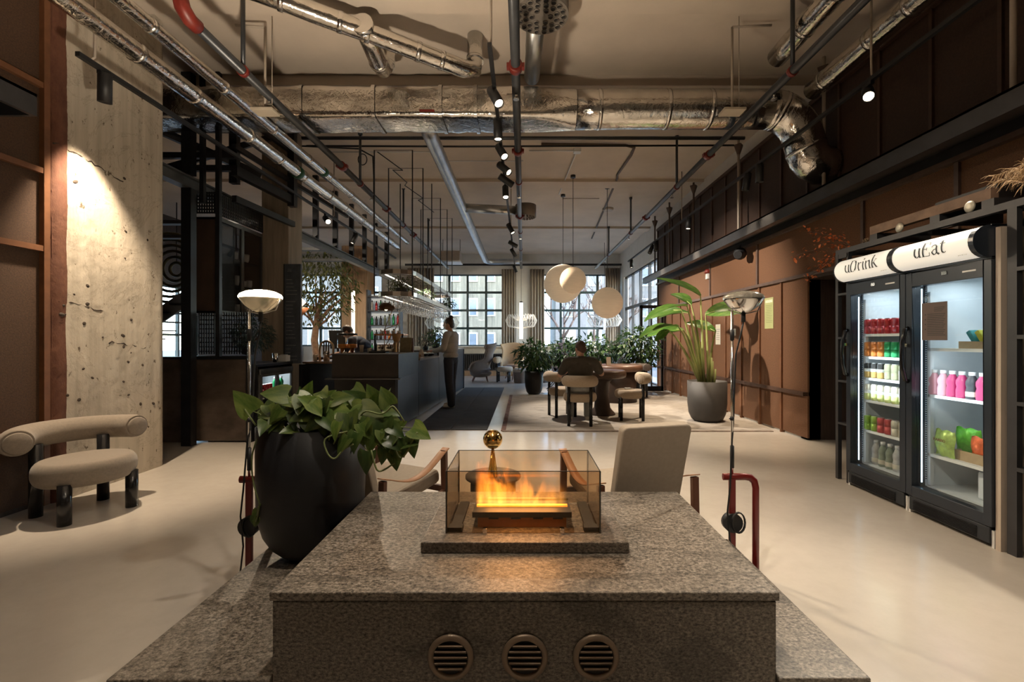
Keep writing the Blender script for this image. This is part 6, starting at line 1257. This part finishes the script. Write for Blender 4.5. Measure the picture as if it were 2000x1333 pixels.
# ================================================================ plants of the middle zone
shrub('bushy glossy plant in a black pot on the rug corner', (.257, 10.95, .0), (.225,.56), (0,0,.92), (.46,.40,.38), 520, .15, 41, 'shrub', 9, thin=.5)
shrub('leafy green plant behind the tables, right of the man', (1.75, 11.3, 0), (.25,.55), (0,0,1.0), (.62,.45,.42), 620, .15, 42, 'shrub', 9, thin=.5)
shrub('dark leafy plant between the tables and the glass door', (2.72, 10.95, 0), (.24,.56), (.05,0,1.12), (.56,.45,.52), 760, .14, 43, 'shrub', 9, thin=.5)
shrub('green plant partly hidden by the man', (1.12, 12.1, 0), (.24,.5), (.05,0,.96), (.45,.4,.4), 420, .15, 44, 'shrub', 8, thin=.5)
bp = thing('bird_of_paradise', 'tall bird of paradise plant in a round charcoal pot by the brown wall', 'plant', (2.94, 7.28, 0))
MB().lathe([(.10,0),(.18,.006),(.24,.05),(.28,.14),(.298,.30),(.30,.65),(.29,.652),(.285,.60)], 40).build('pot', M['pot_grey'], bp); MB().lathe([(.285,.59),(.001,.60)], 30).build('soil', M['soil'], bp)
bl = [leaf_mesh('leaf', .62, .27, M['banana'], False, .30, .38, 6, 12, .012), leaf_mesh('leaf', .66, .25, M['banana'], False, .45, .12, 6, 12, .01), leaf_mesh('leaf', .42, .20, M['banana'], False, .35, .30, 6, 10, .01)]
def bp_leaf(b0, tip, y0, y1, k, s=1.0, up=(0,-.35,1), roll=0, root=(0,0)):
    p = V(at(b0[0], b0[1], y0)) - bp.location; q = V(at(tip[0], tip[1], y1)) - bp.location; d = q - p
    place_leaf(bl[k], p, d, up, s*d.length/(.62,.66,.42)[k]*1.02, bp, roll); r0 = V((root[0], root[1], .58)); m1 = r0.lerp(p, .55) + V((0,0,.10))
    MB().tube([r0, r0.lerp(m1, .5)+V((0,0,.02)), m1, m1.lerp(p, .55)+V((0,0,.035)), p, p + d*.25], [.026,.023,.019,.014,.010,.005], 8).build('stalk', M['bp_stem'], bp)
M['bp_stem'] = mat('pale_green_stalk', (.30,.33,.11), .5, 0, .15, 6)
bp_leaf((1368,578), (1286,532), 7.2, 7.0, 1, .95, (.2,-.6,.8), .5, (-.05,.0))
bp_leaf((1342,598), (1264,592), 7.0, 6.75, 0, 1.0, (0,-.25,1), .15, (-.09,-.02))
bp_leaf((1330,606), (1270,606), 7.15, 7.35, 0, 1.0, (0,-.55,.85), -.2, (-.10,.05))
bp_leaf((1325,638), (1260,628), 6.95, 6.7, 0, 1.05, (0,-.35,1), .2, (-.12,-.05))
bp_leaf((1345,612), (1288,604), 7.3, 7.5, 0, 1.0, (0,-.6,.8), .1, (-.03,.08))
bp_leaf((1335,645), (1278,640), 7.1, 7.0, 2, 1.1, (0,-.6,.8), .1, (-.06,.08))
bp_leaf((1378,614), (1450,592), 7.2, 6.95, 0, 1.1, (0,-.95,.45), -.1, (.03,.0))
bp_leaf((1398,648), (1356,626), 7.3, 7.4, 2, 1.2, (0,-.8,.6), .1, (.02,.06))
bp_leaf((1350,596), (1318,566), 7.35, 7.6, 2, 1.1, (0,-.6,.7), .0, (.0,.08))
bp_leaf((1305,645), (1280,662), 6.9, 6.8, 2, .9, (.3,-.8,.4), .2, (-.08,.04))
for x, y, h in ((.06,-.03,.42),(.10,.03,.36),(.03,.05,.30),(.12,-.02,.24)): MB().tube([(x*.8,y,.58), (x,y,.6+h*.5), (x*1.05,y,.6+h)], [.024,.02,.014], 8).build('cut_stalk', M['bp_stem'], bp)
# ================================================================ people
import numpy as np
def person(label, loc, rz, prims, mats, hair, extra=None, vox=.0075):
    t = thing('person', label, 'person', loc, rz); mb = MB()
    for p in prims:
        if p[0] == 'c':
            a, ra, b_, rb = V(p[1]), p[2], V(p[3]), p[4]; d = (b_ - a).normalized(); L = (b_ - a).length
            pr = [(max(ra*math.sin(R(q)), .0004), -ra*math.cos(R(q))) for q in range(0, 91, 15)] + [(max(rb*math.cos(R(q)), .0004), L + rb*math.sin(R(q))) for q in range(0, 91, 15)]; mb.dlathe(pr, a, d, 18)
        else: mb.ball(p[1], *p[2], nu=22, nv=14)
    me = mb.mesh('body', M['black'], fix=True); o = bpy.data.objects.new('tmp_body', me); col.objects.link(o)
    rm = o.modifiers.new('r', 'REMESH'); rm.mode = 'VOXEL'; rm.voxel_size = vox; sm = o.modifiers.new('s', 'SMOOTH'); sm.factor = .5; sm.iterations = 5
    nm = bpy.data.meshes.new_from_object(o.evaluated_get(bpy.context.evaluated_depsgraph_get())); bpy.data.objects.remove(o); nm.name = 'body'
    tags = []
    for p in prims:
        if p[-1] not in tags: tags.append(p[-1])
    nm.materials.clear()
    for q in tags: nm.materials.append(mats[q])
    n = len(nm.polygons); ctr = np.zeros(n*3); nm.polygons.foreach_get('center', ctr); ctr = ctr.reshape(-1,3); best = np.full(n, 1e9); idx = np.zeros(n, int)
    for p in prims:
        if p[0] == 'c':
            a = np.array(p[1]); b_ = np.array(p[3]); ab = b_ - a; u = np.clip(((ctr - a) @ ab)/(ab @ ab), 0, 1); d = np.abs(np.linalg.norm(ctr - (a + u[:,None]*ab), axis=1) - (p[2] + (p[4]-p[2])*u))
        else:
            rr_ = np.array(p[2]); k = np.linalg.norm((ctr - np.array(p[1]))/rr_, axis=1); d = np.abs(k - 1)*rr_.min()
        w = d < best; best[w] = d[w]; idx[w] = tags.index(p[-1])
    nm.polygons.foreach_set('material_index', idx.astype(np.int32)); nm.polygons.foreach_set('use_smooth', [True]*n); nm.update()
    b = bpy.data.objects.new('body', nm); col.objects.link(b); b.parent = t
    hm = MB()
    for c, r_ in hair[0]: hm.ball(c, *r_, nu=20, nv=14)
    hm.build('hair', hair[1], t)
    for nm_, mb_, m_ in (extra or []): mb_.build(nm_, m_, t)
    return t
def hand(w, d, side, tag_='skin', curl=-.25, up=(0,0,1)):
    """palm and five fingers from wrist w along d; side=+1 right hand"""
    w, d = V(w), V(d).normalized(); up = V(up); s = d.cross(up).normalized()*side; u = s.cross(d)*side; out = [('c', tuple(w), .024, tuple(w + d*.045), .030, tag_)]
    for q in (-.022, 0, .022): out.append(('c', tuple(w + d*.03 + s*q*.7), .014, tuple(w + d*.085 + s*q), .013, tag_))
    for i, (q, L) in enumerate(((-.030,.060),(-.010,.075),(.010,.080),(.030,.072))):
        p0 = w + d*.085 + s*q*-1; p1 = p0 + d*L*.5 + V((0,0,curl*L*.3)); p2 = p1 + d*L*.42 + V((0,0,curl*L*.8)); out += [('c', tuple(p0), .0095, tuple(p1), .0088, tag_), ('c', tuple(p1), .0088, tuple(p2), .0075, tag_)]
    t0 = w + d*.03 - s*.026; t1 = t0 - s*.028 + d*.03; out += [('c', tuple(t0), .0115, tuple(t1), .0105, tag_), ('c', tuple(t1), .0105, tuple(t1 + d*.03 - s*.006), .0085, tag_)]
    return out
def head(c, tag_='skin', yaw=0, pitch=0):
    c = V(c); Rm = Matrix.Rotation(R(yaw), 3, 'Z') @ Matrix.Rotation(R(pitch), 3, 'X'); P = lambda x, y, z: tuple(c + Rm @ V((x,y,z)))
    return [('e', tuple(c), (.076,.093,.112), tag_), ('e', P(0,.035,-.065), (.052,.055,.050), tag_), ('c', P(0,.09,.015), .010, P(0,.106,-.018), .016, tag_), ('c', P(-.03,.075,.025), .014, P(.03,.075,.025), .014, tag_), ('c', P(-.022,.083,-.052), .009, P(.022,.083,-.052), .009, tag_), ('e', P(.077,-.005,-.012), (.012,.020,.030), tag_), ('e', P(-.077,-.005,-.012), (.012,.020,.030), tag_)], P
skin = mat('skin', (.46,.26,.18), .55, 0, .06, 20); hair_br = mat('dark_brown_hair', (.035,.018,.012), .55, 0, .3, 60, .4, 200); shoe_w = mat('white_sneaker', (.60,.56,.50), .6, 0, .08)
eye_m = mat('dark_eye', (.02,.015,.012), .2, 0, 0)
def eyes(P): return [('eye', MB().ball(P(sx*.032,.083,.008), .011, nu=10, nv=6), eye_m) for sx in (-1, 1)]
# woman at the bar
hp, P = head((0,.05,1.605), yaw=10, pitch=-12)
pr = [('e',(0,0,.95),(.170,.125,.14),'trousers')]
for s in (-1, 1):
    fy = .06*s
    pr += [('c',(s*.09,0,.90),.098,(s*.10,fy*.5+.01,.50),.082,'trousers'), ('c',(s*.10,fy*.5+.01,.50),.080,(s*.11,fy-.02,.085),.078,'trousers'), ('c',(s*.11,fy-.05,.035),.034,(s*.12,fy+.13,.032),.032,'shoes'), ('c',(s*.11,fy-.03,.05),.036,(s*.115,fy+.04,.05),.036,'shoes')]
pr += [('e',(0,0,1.00),(.185,.140,.09),'sweater'), ('e',(0,.0,1.14),(.178,.130,.19),'sweater'), ('e',(0,.005,1.30),(.182,.128,.17),'sweater'), ('c',(-.15,0,1.395),.070,(.15,0,1.395),.070,'sweater'), ('c',(0,.0,1.43),.052,(0,.035,1.54),.050,'skin'), ('e',(0,.0,1.445),(.075,.065,.025),'sweater')]
for s in (-1, 1):
    pr += [('c',(s*.19,0,1.375),.064,(s*.235,.03,1.13),.058,'sweater'), ('c',(s*.235,.03,1.13),.056,(s*.15,.27,1.085),.044,'sweater')] + [('c',(s*.15,.27,1.085),.032,(s*.135,.315,1.08),.026,'skin')] + hand((s*.135,.315,1.08), (-s*.15,1,-.05), s)
pr += hp
person('woman in pale grey sweatshirt and dark trousers standing at the bar', (-1.40, 8.80, .01), 70, pr, {'skin': skin, 'sweater': mat('pale_grey_sweatshirt', (.30,.275,.245), .9, 0, .08, 20, .15, 90), 'trousers': mat('dark_denim', (.016,.018,.026), .8, 0, .2, 30), 'shoes': shoe_w}, ([(P(0,-.022,.030),(.088,.092,.100)), (P(0,-.06,-.03),(.072,.050,.07)), (P(0,-.075,.115),(.046,.046,.042))], hair_br), eyes(P))
# seated man
hp, P = head((0,.09,1.185), yaw=22, pitch=-6)
pr = [('e',(0,.0,.585),(.185,.15,.115),'trousers')]
for s in (-1, 1): pr += [('c',(s*.10,.06,.565),.092,(s*.145,.45,.545),.072,'trousers'), ('c',(s*.145,.45,.545),.070,(s*.135,.40,.12),.055,'trousers'), ('c',(s*.135,.37,.04),.036,(s*.15,.56,.034),.033,'shoes'), ('c',(s*.135,.39,.07),.040,(s*.14,.44,.06),.038,'shoes')]
pr += [('e',(0,.0,.70),(.190,.142,.14),'shirt'), ('e',(0,.03,.86),(.200,.140,.19),'shirt'), ('c',(-.165,.03,.985),.085,(.165,.03,.985),.085,'shirt'), ('e',(0,.03,1.03),(.12,.08,.05),'shirt'), ('c',(0,.05,1.04),.060,(0,.075,1.12),.056,'skin')]
for s, el, wr in ((1, (.335,.16,.80), (.30,.42,.835)), (-1, (-.31,.16,.78), (-.16,.40,.835))):
    sh = V((s*.20,.03,.975)); e_ = V(el); mid = sh.lerp(e_, .72); pr += [('c',tuple(sh),.082,tuple(mid),.068,'shirt'), ('c',tuple(mid),.050,el,.046,'skin'), ('c',el,.045,wr,.030,'skin')] + hand(wr, V(wr)-e_, s)
pr += hp
person('man in olive t-shirt and light grey trousers seated at the table', (.88, 6.99, -.02), -3, pr, {'skin': skin, 'shirt': mat('olive_tshirt', (.062,.052,.040), .9, 0, .12, 20, .12, 70), 'trousers': mat('light_grey_trousers', (.30,.30,.285), .9, 0, .1, 20), 'shoes': shoe_w}, ([(P(0,-.018,.042),(.083,.094,.088)), (P(0,-.045,-.01),(.078,.055,.065))], mat('short_brown_hair', (.055,.024,.014), .6, 0, .3, 60, .4, 200)), eyes(P))
# bartender bending over the counter
hp, P = head((0,.40,1.45), yaw=0, pitch=-38)
pr = [('e',(0,0,.95),(.17,.125,.13),'trousers')]
for s in (-1, 1): pr += [('c',(s*.09,0,.90),.090,(s*.10,.0,.50),.066,'trousers'), ('c',(s*.10,0,.50),.064,(s*.10,-.02,.08),.05,'trousers'), ('c',(s*.10,-.05,.036),.034,(s*.11,.13,.033),.032,'shoes')]
pr += [('e',(0,.05,1.06),(.175,.135,.14),'shirt'), ('e',(0,.13,1.18),(.185,.150,.15),'shirt'), ('e',(0,.20,1.25),(.185,.14,.12),'shirt'), ('c',(-.16,.25,1.30),.075,(.16,.25,1.30),.075,'shirt'), ('c',(0,.28,1.34),.055,(0,.36,1.39),.052,'skin')]
for s in (-1, 1): pr += [('c',(s*.20,.25,1.29),.066,(s*.24,.33,1.12),.056,'shirt'), ('c',(s*.24,.33,1.12),.042,(s*.26,.36,1.07),.042,'skin'), ('c',(s*.26,.36,1.07),.042,(s*.16,.56,1.05),.030,'skin')] + hand((s*.16,.56,1.05), (-s*.3,1,-.05), s)
pr += hp
person('bartender in dark blue shirt bending over behind the bar', (-2.80, 8.28, 0), 86, pr, {'skin': skin, 'shirt': mat('dark_blue_shirt', (.030,.042,.075), .85, 0, .12, 20), 'trousers': M['black'], 'shoes': M['black']}, ([(P(0,-.015,.045),(.084,.096,.088)), (P(0,-.04,.0),(.080,.060,.07))], hair_br), eyes(P))
